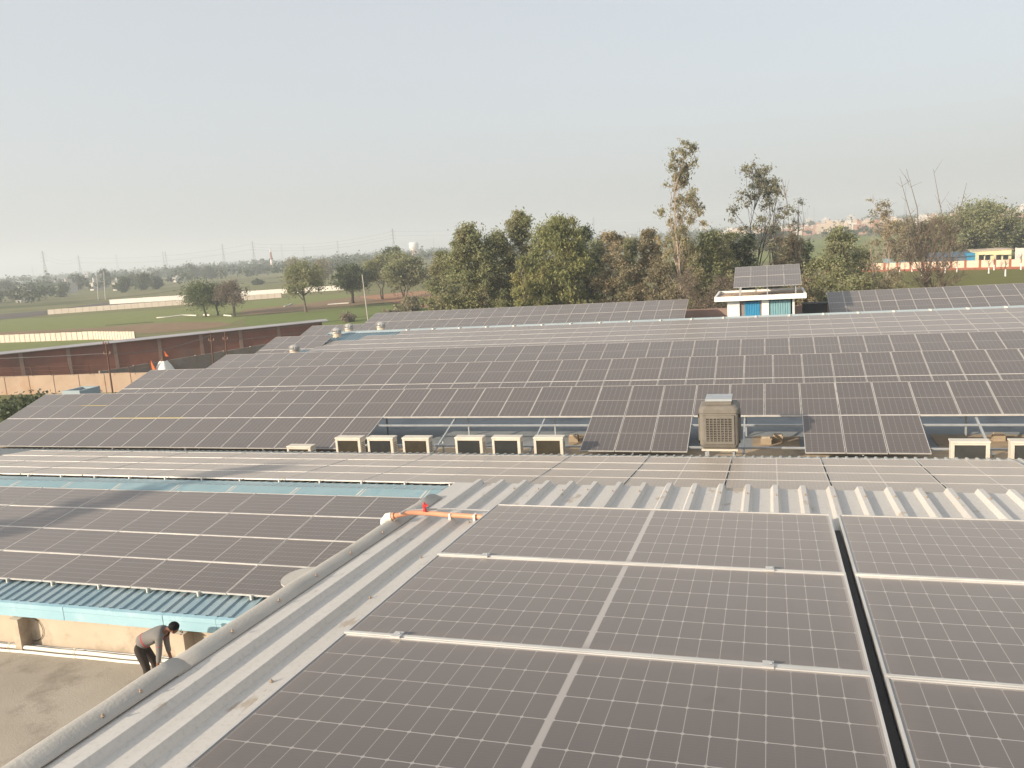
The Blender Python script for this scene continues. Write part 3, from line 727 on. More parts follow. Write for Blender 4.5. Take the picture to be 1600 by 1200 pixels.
PH = solar('solar_array', 'small tilted solar array of eight panels on the white hut', (-2.406, 65.929, 8.005), 0.273, [1.154*k for k in range(4)], [0, 1], True, GA, 2.298)
for u in (0.4, 2.3, 4.2):
    for v in (-0.4, -2.3, -4.3):
        z = v*math.sin(0.273)-0.05; MB().bar((u, v*math.cos(0.273), 6.02-8.005), (u, v*math.cos(0.273), z), 0.06, 0.06, up=(0, 1, 0)).build('leg', MAT['galv'], PH, local=True)
for v in (-0.6, -1.7, -2.9, -4.0): strip(PH, 'purlin', 0, 4.6, v, 0.273, 0.05, -0.037, 0.09, MAT['galv'])
mb = MB(); mb.box(2.35, 4.05, 64.6, 65.9, ZF, 5.05); mb.box(2.30, 4.10, 64.55, 65.95, 5.05, 5.12); tag(mb.build('water_tank', MAT['black']), 'low black water tank right of the white hut', 'tank')

# ------------------------------------------------------------------ air conditioners, cooler, blocks
def make_ac(label):
    t = thing('air_conditioner', label, 'air conditioner', (0, 0, 0), 'outdoor air conditioners in a row on the flat roof')
    w, h, d = 0.96, 0.64, 0.36
    mb = MB(); mb.box(-w/2+.012, w/2-.012, .05, d-.005, 0, h-.02)
    mb.box(-w/2, -w/2+.085, 0, .06, 0, h-.045); mb.box(w/2-.10, w/2, 0, .06, 0, h-.045); mb.box(-w/2+.085, w/2-.10, .0, .058, h-.11, h-.045); mb.box(-w/2+.085, w/2-.10, .0, .058, 0, .04)
    o = mb.build('casing', MAT['ac_body'], t); o.modifiers.new('b', 'BEVEL').width = 0.006
    mb = MB(); mb.extrude_x([(-.012, h-.042), (-.014, h-.02), (.0, h), (d-.02, h+.006), (d+.006, h-.012), (d+.006, h-.042)], -w/2-.012, w/2+.012); mb.build('lid', MAT['ac_body'], t)
    mb = MB(); mb.box(-w/2+.086, w/2-.101, .035, .045, .041, h-.111)
    for k in range(36):
        x = -w/2+.1+k*(w-.215)/35; mb.box(x-.003, x+.003, .022, .034, .042, h-.112)
    mb.build('coil', MAT['ac_coil'], t)
    mb = MB()
    for k in range(6): mb.box(w/2-.0115, w/2-.004, .1, .3, .12+k*.06, .14+k*.06)
    mb.build('side_louvre', MAT['ac_coil2'], t)
    for s_ in (-1, 1): MB().box(s_*.3-.03, s_*.3+.03, .0, d, -.06, -.001).build('foot', MAT['galv'], t)
    for s_ in (-1, 1): MB().box(s_*.3-.09, s_*.3+.09, .05, d-.05, -.40, -.061).build('stand_block', MAT['block'], t)
    return t
acs = [(542.5, 684, 24.95, 'brown coiled air conditioner, leftmost of the tall row of six'),
       (593, 684, 24.9, 'grey coiled air conditioner, second of the tall row of six'),
       (648.5, 684, 24.9, 'brown coiled air conditioner, third of the tall row of six'),
       (731.5, 683.5, 24.95, 'grey coiled air conditioner right of the gap in the row'),
       (790, 683.5, 24.9, 'dark coiled air conditioner, fifth of the tall row of six'),
       (856, 683.5, 24.95, 'brown coiled air conditioner next to the three lone lower panels'),
       (466, 697.5, 25.0, 'lowest air conditioner whose lid alone shows above the roof edge'),
       (1517, 690, 24.9, 'cream air conditioner under the far right panels, seen whole'),
       (1612, 690, 24.9, 'cream air conditioner cut off by the right picture edge')]
ac0 = make_ac('x')
for i, (px, py, Y, lab) in enumerate(acs):
    t = ac0 if i == 0 else copy_tree(ac0)
    q = ony(px, py, Y)
    t.location = (q.x, Y, q.z-0.64); t['label'] = lab
    t.rotation_euler = (0, 0, rs.uniform(-.02, .02))
    for ch in t.children:
        if ch.name.startswith('coil') and i in (1, 3, 4, 7, 8):
            ch.data = ch.data.copy(); ch.data.materials[0] = MAT['ac_coil2']
        if ch.name.startswith('stand_block') and i == 6:
            ch.scale = (1, 1, .35); ch.location.z = -.04

ck = thing('air_cooler', 'large beige evaporative air cooler with louvred sides on short legs', 'air cooler', (-1.47, 25.1, ZF))
cx, cy, hw = -1.47, 25.15, 0.565
def rrect(c, h, r, z, n_=4):
    pts = []
    for q, (sx, sy) in enumerate(((1, 1), (-1, 1), (-1, -1), (1, -1))):
        for k in range(n_+1):
            a_ = math.pi/2*(q+k/n_); pts.append((c[0]+sx*(h-r)+r*math.cos(a_), c[1]+sy*(h-r)+r*math.sin(a_), z))
    return pts
def loft(mb, rings, mi=0, smooth=True):
    n_ = len(rings[0]); vs = [p for r_ in rings for p in r_]
    fs = [(i*n_+k, i*n_+(k+1) % n_, (i+1)*n_+(k+1) % n_, (i+1)*n_+k) for i in range(len(rings)-1) for k in range(n_)]
    mb.add(vs, fs, mi, smooth); mb.add(rings[0], [tuple(range(n_-1, -1, -1))], mi); mb.add(rings[-1], [tuple(range(n_))], mi)
zb = 4.56
mb = MB(); loft(mb, [rrect((cx, cy), hw-.10, .08, zb), rrect((cx, cy), hw-.03, .12, zb+.05), rrect((cx, cy), hw, .12, zb+.15), rrect((cx, cy), hw, .12, zb+1.08), rrect((cx, cy), hw+.015, .13, zb+1.10), rrect((cx, cy), hw+.01, .14, zb+1.2), rrect((cx, cy), hw-.06, .16, zb+1.29), rrect((cx, cy), hw-.18, .16, zb+1.33)], 0, False)
mb.build('casing', MAT['cooler'], ck)
mb = MB(); mb.box(cx-.36, cx+.36, cy-.42, cy+.3, zb+1.325, zb+1.43); mb.build('outlet', MAT['cooler'], ck)
mb = MB(); mb.box(cx-.38, cx+.38, cy-.46, cy+.33, zb+1.43, zb+1.50); mb.build('outlet_cover', MAT['galv'], ck)
for face in range(3):
    # front, right and left louvred pads
    mbg = MB(); mbd = MB(); W_ = 0.44; z0_, z1_ = zb+.17, zb+1.03
    def tr(u, d, z): return {0: (cx+u, cy-hw-d, z), 1: (cx+hw+d, cy+u, z), 2: (cx-hw-d, cy-u, z)}[face]
    def lb(mb_, u0, u1, d0, d1, za, zc):
        P = [tr(u, d, z) for z in (za, zc) for (u, d) in ((u0, d0), (u1, d0), (u1, d1), (u0, d1))]
        mb_.add(P, [(0, 1, 2, 3), (4, 7, 6, 5), (0, 4, 5, 1), (1, 5, 6, 2), (2, 6, 7, 3), (3, 7, 4, 0)])
    lb(mbd, -W_+.03, W_-.03, .002, .006, z0_+.03, z1_-.03)
    lb(mbg, -W_, W_, .002, .035, z0_, z0_+.075); lb(mbg, -W_, W_, .002, .035, z1_-.085, z1_); lb(mbg, -W_, -W_+.07, .002, .034, z0_, z1_); lb(mbg, W_-.07, W_, .002, .034, z0_, z1_)
    for k in range(14):
        z = z0_+.09+k*.052; lb(mbg, -W_+.06, W_-.06, .012, .032, z, z+.019)
    for k in range(7):
        u = -W_+.07+k*(2*W_-.14)/7; lb(mbg, u-.012, u+.012, .010, .030, z0_+.06, z1_-.07)
    o = mbd.build('pad', MAT['cooler_dark'], ck); mbg.build('louvre_grille', MAT['cooler'], ck)
for sx in (-1, 1):
    for sy in (-1, 1): MB().box(cx+sx*.4-.03, cx+sx*.4+.03, cy+sy*.4-.03, cy+sy*.4+.03, ZF, zb-.001).build('leg', MAT['galv'], ck)
mb = MB(); mb.box(cx-.52, cx+.52, cy-.52, cy+.5, zb-.06, zb-.002); mb.build('base_tray', MAT['ac_body'], ck)
blk = thing('concrete_block', 'sandy block at the foot of the pole right of the cooler', 'block', (0, 0, 0), 'sandy blocks on the flat roof')
MB().box(-.17, .17, -.12, .12, 0, .22).build('block_body', MAT['block'], blk)
MB().box(-.14, .14, -.10, .10, .22, .26).build('mortar_cap', MAT['plaster'], blk)
for i, (px, py, lab) in enumerate([(1197, 694, None), (897, 690, 'sandy block left of the three lone lower panels'), (1560, 689, 'sandy block between the two right air conditioners'), (1215, 690, 'low sandy block further right of the cooler pole')]):
    q = onz(px, py, ZF); t = blk if i == 0 else copy_tree(blk)
    t.location = q
    if lab: t['label'] = lab
# ------------------------------------------------------------------ walls, shed, temple, poles on the left
def wall_line(name, label, cat, P0, P1, h, th, m, pitch, postm=None, postw=0.2, base=None, z0=0.0, posth=0.1, pname='wall_panel', gap=0.03, partfrac=1.0):
    P0 = Vector((P0[0], P0[1], z0)); P1 = Vector((P1[0], P1[1], z0)); d = P1-P0; L = d.length; d.normalize(); s = Vector((-d.y, d.x, 0)); up = Vector((0, 0, 1))
    t = thing(name, label, cat, (P0+P1)/2)
    n_ = max(1, round(L/pitch)); w = L/n_
    rr = random.Random(int(L*7))
    for k in range(n_):
        c = P0+d*(w*(k+.5)); hh = h+rr.uniform(-.02, .02)
        MB().obox(c+up*hh/2, d*(w/2-gap/2), s*th/2, up*hh/2).build(pname, m, t)
    mb = MB()
    for k in range(n_+1):
        c = P0+d*(w*k); pw = postw
        mb.obox(c+up*(h+posth)/2, d*pw/2, s*(th/2+.04), up*(h+posth)/2)
    mb.build('post', postm or m, t)
    if base: MB().obox((P0+P1)/2+up*base[0]/2, d*L/2, s*(th/2+.06), up*base[0]/2).build('plinth', base[1], t)
    return t
a0, a1 = onz(-60, 538), onz(147, 530.5); a2 = onz(212, 531.5)
wall_line('boundary_wall', 'beige panel wall in the green field just beyond the brick shed', 'wall', a0, a1, 1.35, .12, MAT['precast'], 1.15, MAT['joint'], .05, posth=0.0)
wall_line('boundary_wall', 'short beige panel wall turning the corner toward the brick shed', 'wall', a1, a2, 1.35, .12, MAT['precast'], 0.8, MAT['joint'], .04, posth=0.0)
wall_line('boundary_wall', 'long beige panel wall across the field behind the acacia trees', 'wall', onz(75, 491.5), onz(440, 465), 1.35, .12, MAT['precast'], 1.9, MAT['joint'], .05, posth=0.0)
wall_line('boundary_wall', 'white wall line farthest back in the fields', 'wall', onz(172, 475.5), onz(545, 452.5), 1.5, .15, MAT['white_wall'], 3.0, MAT['white_wall'], .1)
wall_line('boundary_wall', 'pink wall with red brown posts along the playing field', 'wall', onz(1290, 426.5), onz(1680, 418.5), 1.75, .2, MAT['pink'], 2.55, MAT['redbrown'], .42, (.45, MAT['redbrown']), posth=.12)
wall_line('boundary_wall', 'tan compound wall with wire posts in front of the brick shed', 'wall', (-78, 60.3), (-52.5, 61.2), 1.75, .2, MAT['tan'], 3.0, MAT['tan'], .12, posth=.02)
g0, g1 = onz(160, 605), onz(470, 549.5)
wall_line('boundary_wall', 'dull grey rendered wall behind the little white temple', 'wall', g0, g1, 1.55, .2, MAT['plaster_grey'], 3.2, MAT['plaster_grey'], .15, posth=.05)
# wire posts
for i, (bx, by, tx, ty) in enumerate([(47, 612, 44, 590), (120, 612, 118, 592), (135, 613, 133, 588), (152, 612, 157, 592), (75, 585, 73, 567), (145, 578, 142, 562), (210, 586, 208, 569), (302, 560, 300, 541)]):
    pass
fw = thing('wire_fence', 'barbed wire strung on thin leaning posts above the tan wall', 'fence', (-66, 60.4, 1.7))
rw = random.Random(4); pts_ = []
for k in range(12):
    x = -77+k*2.2; y = 60.35+k*0.035; l_ = rw.uniform(-.12, .12)
    MB().bar((x, y, 1.75), (x+l_, y-.1, 2.75+rw.uniform(-.15, .1)), .05, .05).build('post', MAT['rust'], fw); pts_.append((x+l_, y-.1, 2.6))
for dz in (0, -.35): MB().tube([(p_[0], p_[1], p_[2]+dz) for p_ in pts_], .012, 4).build('wire', MAT['rust'], fw)
# brick shed
s0, s1 = onz(-40, 605.3), onz(507, 542)
d = (s1-s0); L = d.length; d.normalize(); sn = Vector((-d.y, d.x, 0))
if sn.dot(Vector((-1, 1, 0))) < 0: sn = -sn
up = Vector((0, 0, 1)); hS = 3.15
shed = thing('brick_shed', 'long low dark brick shed with grey sheet roof at the far left', 'shed', (s0+s1)/2)
c = (s0+s1)/2
MB().obox(c+sn*.15+up*hS/2, d*L/2, sn*.15, up*hS/2).build('brick_wall', MAT['brick'], shed)
mb = MB(); e_ = s1; mb.add([e_+sn*.3, e_+sn*8, e_+sn*8+up*1.9, e_+sn*.3+up*hS, e_+sn*.3-d*.25, e_+sn*8-d*.25, e_+sn*8+up*1.9-d*.25, e_+sn*.3+up*hS-d*.25], [(0, 1, 2, 3), (7, 6, 5, 4), (3, 2, 6, 7), (1, 0, 4, 5), (2, 1, 5, 6)]); mb.build('gable_wall', MAT['brick'], shed)
for px in (33, 108, 182, 252, 318, 380, 440):
    q0 = ony(px, 560, 1); dr = Vector((q0.x, q0.y, 0)); # meet the wall line in plan
    # solve s0 + d*t parallel to dr
    t_ = (s0.x*dr.y-s0.y*dr.x)/(d.y*dr.x-d.x*dr.y)
    q = s0+d*t_
    MB().obox(q-sn*.06+up*(hS-.1)/2, d*.19, sn*.06, up*(hS-.1)/2).build('pilaster', MAT['pilaster'], shed)
mb = MB(); o0, o1 = s0-d*1-sn*.45, s1+d*.7-sn*.45
A_, B_ = o0+up*(hS+.03), o1+up*(hS+.03); C_, D_ = o1+sn*1.2+up*(hS+.19), o0+sn*1.2+up*(hS+.19); E_, F__ = o1+sn*9.2+up*1.9, o0+sn*9.2+up*1.9
mb.add([A_, B_, C_, D_, E_, F__], [(0, 1, 2, 3), (3, 2, 4, 5)]); o = mb.build('roof_sheet', MAT['shed_roof'], shed); o.modifiers.new('t', 'SOLIDIFY').thickness = .07
# grey blue roof hatch seen beyond the nearest table
h0 = ony(96, 611, 33.0); hx0, hx1, zt_ = h0.x, ony(124, 611, 33.0).x, h0.z
d_ = ray(156, 603.5); hy1 = hx1/d_.x*d_.y
MAT['pale_blue'] = surf('pale_blue_wall', (0.27, 0.33, 0.35), (0.34, 0.40, 0.42), 1, .8)
hb = thing('roof_box', 'low blue grey roof box with sunken top at the left end of the tables', 'roof box', ((hx0+hx1)/2, 34.5, 0))
mb = MB(); mb.box(hx0, hx1, 33, 33.15, 0, zt_); mb.box(hx0, hx0+.15, 33.151, hy1-.151, 0, zt_-.01); mb.box(hx1-.15, hx1, 33.151, hy1-.151, 0, zt_-.01); mb.box(hx0, hx1, hy1-.15, hy1, 0, zt_); mb.build('wall', MAT['pale_blue'], hb)
MB().box(hx0+.151, hx1-.151, 33.151, hy1-.151, zt_-.5, zt_-.3).build('roof_slab', MAT['plaster_grey'], hb)
# temple and flags
def at_col(px, py_top, Y): return ony(px, py_top, Y)
T0 = ony(257, 577, 63); tz = ony(257, 563, 63).z
tm = thing('temple_spire', 'small white temple spire beyond the second solar table', 'temple', (T0.x, 63, 0))
w_ = 0.62
mb = MB(); mb.box(T0.x-1.2, T0.x+1.2, 61.8, 64.2, 0, T0.z-1.2)
loft(mb, [rrect((T0.x, 63), w_*1.5, .3, T0.z-1.2), rrect((T0.x, 63), w_*1.25, .3, T0.z-.3), rrect((T0.x, 63), w_*.85, .25, T0.z+.35), rrect((T0.x, 63), w_*.45, .12, tz-.05)])
mb.build('spire', MAT['white_paint'], tm)
mb = MB(); mb.lathe((T0.x, 63, tz-.06), [(.26, 0), (.28, .08), (.12, .16), (.16, .26), (.04, .38), (.02, .9), (.001, .92)], 10); mb.build('finial', MAT['rust'], tm)
def flag(px_pole, py_bot, py_top, poly, Y, label):
    t0, t1 = ony(px_pole, py_bot, Y), ony(px_pole, py_top, Y)
    t = thing('flag', label, 'flag', (t0.x, Y, t0.z))
    MB().tube([(t0.x, Y, 0), (t0.x, Y, t1.z)], .025, 6).build('pole', MAT['rust'], t)
    P = [ony(x, y, Y+.25*i) for i, (x, y) in enumerate(poly)]
    mb = MB(); mb.add(P, [tuple(range(len(P)))]); o = mb.build('cloth', MAT['flag'], t); o.modifiers.new('t', 'SOLIDIFY').thickness = .02
flag(259, 570, 546, [(256, 547), (264, 557), (259, 556.5)], 63.0, 'small saffron flag above the white temple spire')
flag(238, 585, 560, [(235, 561), (244, 578), (238, 577)], 62.0, 'long saffron flag left of the white temple spire')
# poles and wires
def pole(px0, py0, px1, py1, Y, r, m, label, arm=None):
    a_, b_ = ony(px0, py0, Y), ony(px1, py1, Y)
    t = thing('utility_pole', label, 'pole', (a_.x, Y, 0))
    a_.z = min(a_.z, 0) if a_.z > -1 else 0
    MB().tube([(a_.x, Y, 0), (b_.x, Y, b_.z)], [r, r*.75], 8).build('pole_shaft', m, t)
    if arm:
        for (dz, hl) in arm:
            MB().bar((b_.x-hl, Y-.02, b_.z-dz), (b_.x+hl, Y+.02, b_.z-dz), .07, .07).build('crossarm', m, t)
            for s_ in (-1, 1): MB().lathe((b_.x+s_*hl*.9, Y, b_.z-dz+.03), [(.05, 0), (.07, .06), (.04, .1), (.06, .16), (.001, .2)], 8).build('insulator', MAT['pilaster'], t)
    return Vector((b_.x, Y, b_.z))
w1 = pole(176, 614, 165, 535, 58, .075, MAT['rust'], 'rusty pole before the tan wall, leftmost of three', [(.12, .3), (1.0, .35)])
w2 = pole(333, 572, 329, 520, 66, .075, MAT['rust'], 'rusty pole with small arms, left one of the close pair', [(.75, .28)])
w3 = pole(354, 560, 351, 518, 68, .075, MAT['rust'], 'rusty pole with small arms, right one of the close pair', [(.75, .28)])
pole(578, 512, 566, 429, 78, .07, MAT['pole_white'], 'thin pale leaning pole behind the turbine vents')
for (px, pb, pt, D, lab) in [(151, 456, 424, 330, 'tall thin concrete pole by the dark trees, left of two'), (162, 455, 424, 330, 'tall thin concrete pole by the dark trees, right of two')]:
    Y = D*.8; pole(px+1, pb, px, pt, Y, .2, MAT['pole_white'], lab)
def wire(P, Q, sag, r, label, grp=None):
    pts = []
    for k in range(13):
        f_ = k/12; p_ = P.lerp(Q, f_); p_.z -= sag*4*f_*(1-f_); pts.append(p_)
    mb = MB(); mb.tube(pts, r, 4); return tag(mb.build('overhead_wire', MAT['steel_far']), label, 'wire', grp)
wire(Vector((-95, 52, 5.6)), w1+Vector((0, 0, -.95)), .5, .02, 'sagging wire running left from the first rusty pole')
wire(w1+Vector((0, 0, -.95)), w2+Vector((0, 0, -.2)), .5, .02, 'sagging wire between the first rusty pole and the pair')
wire(w3+Vector((0, 0, -.2)), Vector((-34, 92, 5.0)), .4, .02, 'upper wire running right from the pair of poles')
wire(w3+Vector((0, 0, -.9)), Vector((-34, 90, 4.3)), .4, .02, 'lower wire running right from the pair of poles')

# ------------------------------------------------------------------ trees
def leaf_quads(C, R, n_, size, aspect, droop, rng, sub=7):
    """leaf faces: each cluster (centre C, radii R) holds a few smaller clumps of leaves"""
    k = len(C)
    if sub:
        o = rng.normal(size=(k, sub, 3)); o /= np.linalg.norm(o, axis=2, keepdims=True); o *= rng.random((k, sub, 1))**0.5
        C = (C[:, None]+o*R[:, None]*.85).reshape(-1, 3)
        R = (np.repeat(R[:, None], sub, 1)*(.32+.5*rng.random((k, sub, 1)))).reshape(-1, 3); k = len(C)
    w = (R.prod(1))**(2/3); idx = rng.choice(k, n_, p=w/w.sum())
    dirs = rng.normal(size=(n_, 3)); dirs /= np.linalg.norm(dirs, axis=1, keepdims=True)
    rad = np.minimum(np.abs(rng.normal(size=n_))*.72, 1.8)
    P = C[idx]+dirs*R[idx]*rad[:, None]
    ax = rng.normal(size=(n_, 3)); ax[:, 2] = ax[:, 2]*(1-droop)-droop*1.3
    ax /= np.linalg.norm(ax, axis=1, keepdims=True)
    b_ = np.cross(ax, rng.normal(size=(n_, 3))); b_ /= np.linalg.norm(b_, axis=1, keepdims=True)+1e-9
    s = size*(0.6+0.8*rng.random(n_))[:, None]
    ax = ax*s*aspect; b_ = b_*s
    V = np.stack([P-ax*.5, P-b_*.5+ax*.05, P+ax*.5, P+b_*.5+ax*.05], 1).reshape(-1, 3)
    Q = np.arange(n_*4).reshape(-1, 4)
    return V, Q
def crown_clusters(rng, n_, H, zb, rx, shape):
    """cluster centres inside a crown; shape gives the half width at relative height"""
    C = []
    for i in range(n_):
        t = (i+rng.random())/n_; t = t if rng.random() > .12 else rng.random(); a_ = rng.random()*2*math.pi; r_ = rng.random()**0.5
        wd = shape(t)*rx
        C.append((math.cos(a_)*r_*wd, math.sin(a_)*r_*wd, zb+t*(H-zb)))
    return np.array(C)
SHAPES = {'round': lambda t: math.sqrt(max(0.02, 1-(2*t-1)**2)),
          'broad': lambda t: math.sqrt(max(0.03, 1-(1.15*t-.15)**2))*(.75+.25*min(1, t*4)),
          'tall': lambda t: (.72+.28*math.sin(math.pi*min(1, t*1.4)))*(1 if t < .6 else math.sqrt(max(.06, (1.02-t)/.42))),
          'plume': lambda t: .62+.38*math.sin(t*4.4+.3) if t < .85 else .5}
def make_tree(name, label, P, H, rx, zb, n_cl, n_leaf, leafm, bark, seed, size=.3, aspect=1.6, droop=.3, shape='round', cl=.28, trunk_r=.16, lean=(0, 0), stems=1, bare=0, group=None, twigs=0, clz=.8):
    rng = np.random.default_rng(seed); rr = random.Random(seed)
    t = thing(name, label, 'tree', P, group)
    C = crown_clusters(rng, n_cl, H-cl*rx*.6, zb, max(.1, rx*(1-cl*.6)), SHAPES[shape])
    C[:, 0] += lean[0]*C[:, 2]/H; C[:, 1] += lean[1]*C[:, 2]/H
    Rr = np.stack([np.full(n_cl, cl*rx), np.full(n_cl, cl*rx), np.full(n_cl, cl*rx*clz)], 1)*(0.7+1.0*rng.random(n_cl))[:, None]
    mb = MB(); nodes = []
    for s_ in range(stems):
        ax, ay = (rr.uniform(-.25, .25)*rx, rr.uniform(-.25, .25)*rx) if stems > 1 else (0, 0)
        bx, by = (rr.uniform(-.5, .5)*rx, rr.uniform(-.3, .3)*rx) if stems > 1 else (0, 0)
        top = H*(.86 if stems == 1 else rr.uniform(.6, .9)); pts = []; rads = []
        for k in range(9):
            f_ = k/8; z = f_*top
            x = ax*.3+(bx)*f_+lean[0]*z/H+rr.uniform(-.06, .06)*rx*min(1, f_*3); y = ay*.3+by*f_+lean[1]*z/H+rr.uniform(-.06, .06)*rx*min(1, f_*3)
            pts.append((x, y, z-.1 if k == 0 else z)); rads.append(trunk_r*(1-f_*.88)*(1.25 if k == 0 else 1)/math.sqrt(stems)); 
            if k > 1: nodes.append((Vector((x, y, z)), rads[-1]))
        mb.tube(pts, rads, 7)
    for c_ in C:
        c_ = Vector(c_); best = min(nodes, key=lambda q: (q[0]-c_).length+(3*max(0, q[0].z-c_.z+.15*H)))
        a_, r_ = best; m1 = a_.lerp(c_, .5)+Vector((rr.uniform(-.1, .1)*rx, rr.uniform(-.1, .1)*rx, rr.uniform(.0, .08)*rx))
        mb.tube([a_, m1, c_], [max(.02, r_*.6), max(.016, r_*.38), .012], 5, 0, True, False)
        for q in range(twigs):
            e_ = c_+Vector((rr.gauss(0, 1), rr.gauss(0, 1), rr.uniform(.2, 1.5)))*cl*rx*1.1; f_ = rr.uniform(.5, 1)
            s0_ = m1.lerp(c_, f_); mb.tube([s0_, s0_.lerp(e_, .5)+Vector((rr.uniform(-.1, .1), rr.uniform(-.1, .1), .05)), e_], [.02, .013, .007], 4, 0, True, False)
    for q in range(bare):
        a_, r_ = rr.choice(nodes[len(nodes)//3:]); e_ = a_+Vector((rr.uniform(-.5, .5)*rx, rr.uniform(-.5, .5)*rx, rr.uniform(.2, .45 if bare < 15 else .75)*H))
        m1 = a_.lerp(e_, .5)+Vector((rr.uniform(-.12, .12)*rx, 0, -.02*H)); mb.tube([a_, m1, e_], [max(.045, r_*.7), .04, .014], 5, 0, True, False)
        for w_ in range(4):
            s0_ = a_.lerp(e_, rr.uniform(.4, .95)); e2 = s0_+Vector((rr.uniform(-.3, .3)*rx, rr.uniform(-.3, .3)*rx, rr.uniform(.04, .14)*H)); mb.tube([s0_, e2], [.02, .008], 4, 0, True, False)
    mb.build('trunk', bark, t, local=True)
    if n_leaf:
        V, Q = leaf_quads(C, Rr, n_leaf, size, aspect, droop, rng)
        V[:, 2] = np.maximum(V[:, 2], .05)
        link('crown', mesh_np('crown', V, Q, leafm), t)
    return t
def bg_tree(px, ptop, halfw, Y, label, leafm, bark, seed, **k):
    """tree whose foot is hidden: stands at depth Y"""
    q = ony(px, ptop, Y); sc = dist(q)/F_PX
    return make_tree(k.pop('name', 'broadleaf_tree'), label, (q.x, Y, 0), q.z, halfw*sc*k.pop('wide', 1.25 if Y < 130 else 1.1), k.pop('zb', q.z*.3), k.pop('n_cl', 40), int(k.pop('n_leaf', 9000)*(2.5 if Y < 130 else 2.6)), leafm, bark, seed, size=k.pop('size', .24)*(.52 if Y < 130 else .5), **k)
def field_tree(px, pbase, ptop, halfw, label, leafm, bark, seed, **k):
    P = onz(px, pbase); q = ony(px, ptop, P.y); sc = dist(P)/F_PX; H = q.z
    return make_tree(k.pop('name', 'broadleaf_tree'), label, (P.x, P.y, 0), H, halfw*sc, k.pop('zbf', .35)*H, k.pop('n_cl', 26), int(k.pop('n_leaf', 3500)*2.4), leafm, bark, seed, size=k.pop('size', .34)*.6, **k)
GT = 'trees on the fields left of the roofs'
field_tree(322, 495, 438, 40, 'feathery green acacia with bent leaning trunk, leftmost of the field trio', LEAF['acacia'], MAT['bark_dark'], 21, zbf=.45, shape='broad', size=.32, n_leaf=3600, lean=(-1.2, 0), trunk_r=.22, group=GT, cl=.34, n_cl=20)
field_tree(341, 493, 442, 27, 'small dark tree in the middle of the field trio', LEAF['dark'], MAT['bark_dark'], 22, zbf=.48, size=.3, n_leaf=3000, trunk_r=.2, group=GT, cl=.36, n_cl=18)
field_tree(364, 494, 437, 33, 'open dark tree with forked trunk, rightmost of the field trio', LEAF['grey'], MAT['bark_dark'], 23, zbf=.42, shape='broad', size=.3, n_leaf=2600, trunk_r=.25, group=GT, cl=.3, n_cl=24, stems=2)
field_tree(478, 488, 407, 40, 'round olive tree standing alone on the bright crop', LEAF['olive'], MAT['bark'], 24, zbf=.44, shape='broad', size=.34, n_leaf=6500, trunk_r=.26, group=GT, n_cl=34)
field_tree(551, 474, 411, 37, 'dark green tree with thick short trunk left of the pale pole', LEAF['dark'], MAT['bark_dark'], 25, zbf=.42, shape='round', size=.38, n_leaf=5500, trunk_r=.4, group=GT, n_cl=30)
field_tree(597, 468, 398, 34, 'thin forked olive tree just right of the pale pole', LEAF['olive'], MAT['bark'], 26, zbf=.45, shape='broad', size=.36, n_leaf=4500, trunk_r=.22, group=GT, stems=2)
field_tree(632, 472, 397, 44, 'wide olive brown tree below the white water tower', LEAF['olive'], MAT['bark'], 27, zbf=.42, shape='broad', size=.4, n_leaf=7500, trunk_r=.28, group=GT, stems=3, n_cl=40)
field_tree(622, 440, 384, 24, 'dark rounded tree touching the foot of the water tower', LEAF['far'], MAT['bark_dark'], 28, zbf=.1, size=.8, n_leaf=3000, group=GT)
t1 = field_tree(688, 466, 419, 22, 'small tree with yellow blossom before the tall grey olive trees', LEAF['dark'], MAT['bark_dark'], 29, zbf=.25, size=.34, n_leaf=3200, group=GT)
t2 = field_tree(688, 467, 417.5, 15, 'yellow flowering top of the small blossoming tree', LEAF['yellow'], MAT['bark_dark'], 30, zbf=.84, size=.3, n_leaf=500, n_cl=10, group=GT)
for c_ in list(t2.children):                                   # the blossom belongs to the tree
    if c_.name.startswith('crown'):
        c_.parent = t1; c_.location = t2.location-t1.location; c_.name = 'blossom'; c_['label'] = 'yellow blossom on top'
    else: bpy.data.objects.remove(c_)
bpy.data.objects.remove(t2)
for (px, pb, pt, hw, sd, lab, lm, nl) in [(640, 486, 462, 24, 41, 'brown leafed shrub by the red yard', 'brown', 2500), (612, 500, 484, 16, 43, 'low sparse shrub right of the pale pole foot', 'grey', 500), (545, 503, 489, 16, 44, 'sparse weeds behind the turbine vents', 'grey', 450), (705, 485, 464, 26, 45, 'dry brown scrub under the grey olive trees', 'brown', 2600), (720, 482, 458, 24, 46, 'tall dry scrub left of the far solar table end', 'brown', 2400)]:
    P = onz(px, pb); q = ony(px, pt, P.y); sc = dist(P)/F_PX
    make_tree('shrub', lab, (P.x, P.y, 0), q.z, hw*sc, .1, 18, nl, LEAF[lm], MAT['twig'], sd, size=.26, aspect=1.6, droop=0, cl=.35, trunk_r=.05, stems=3, twigs=2)['category'] = 'shrub'

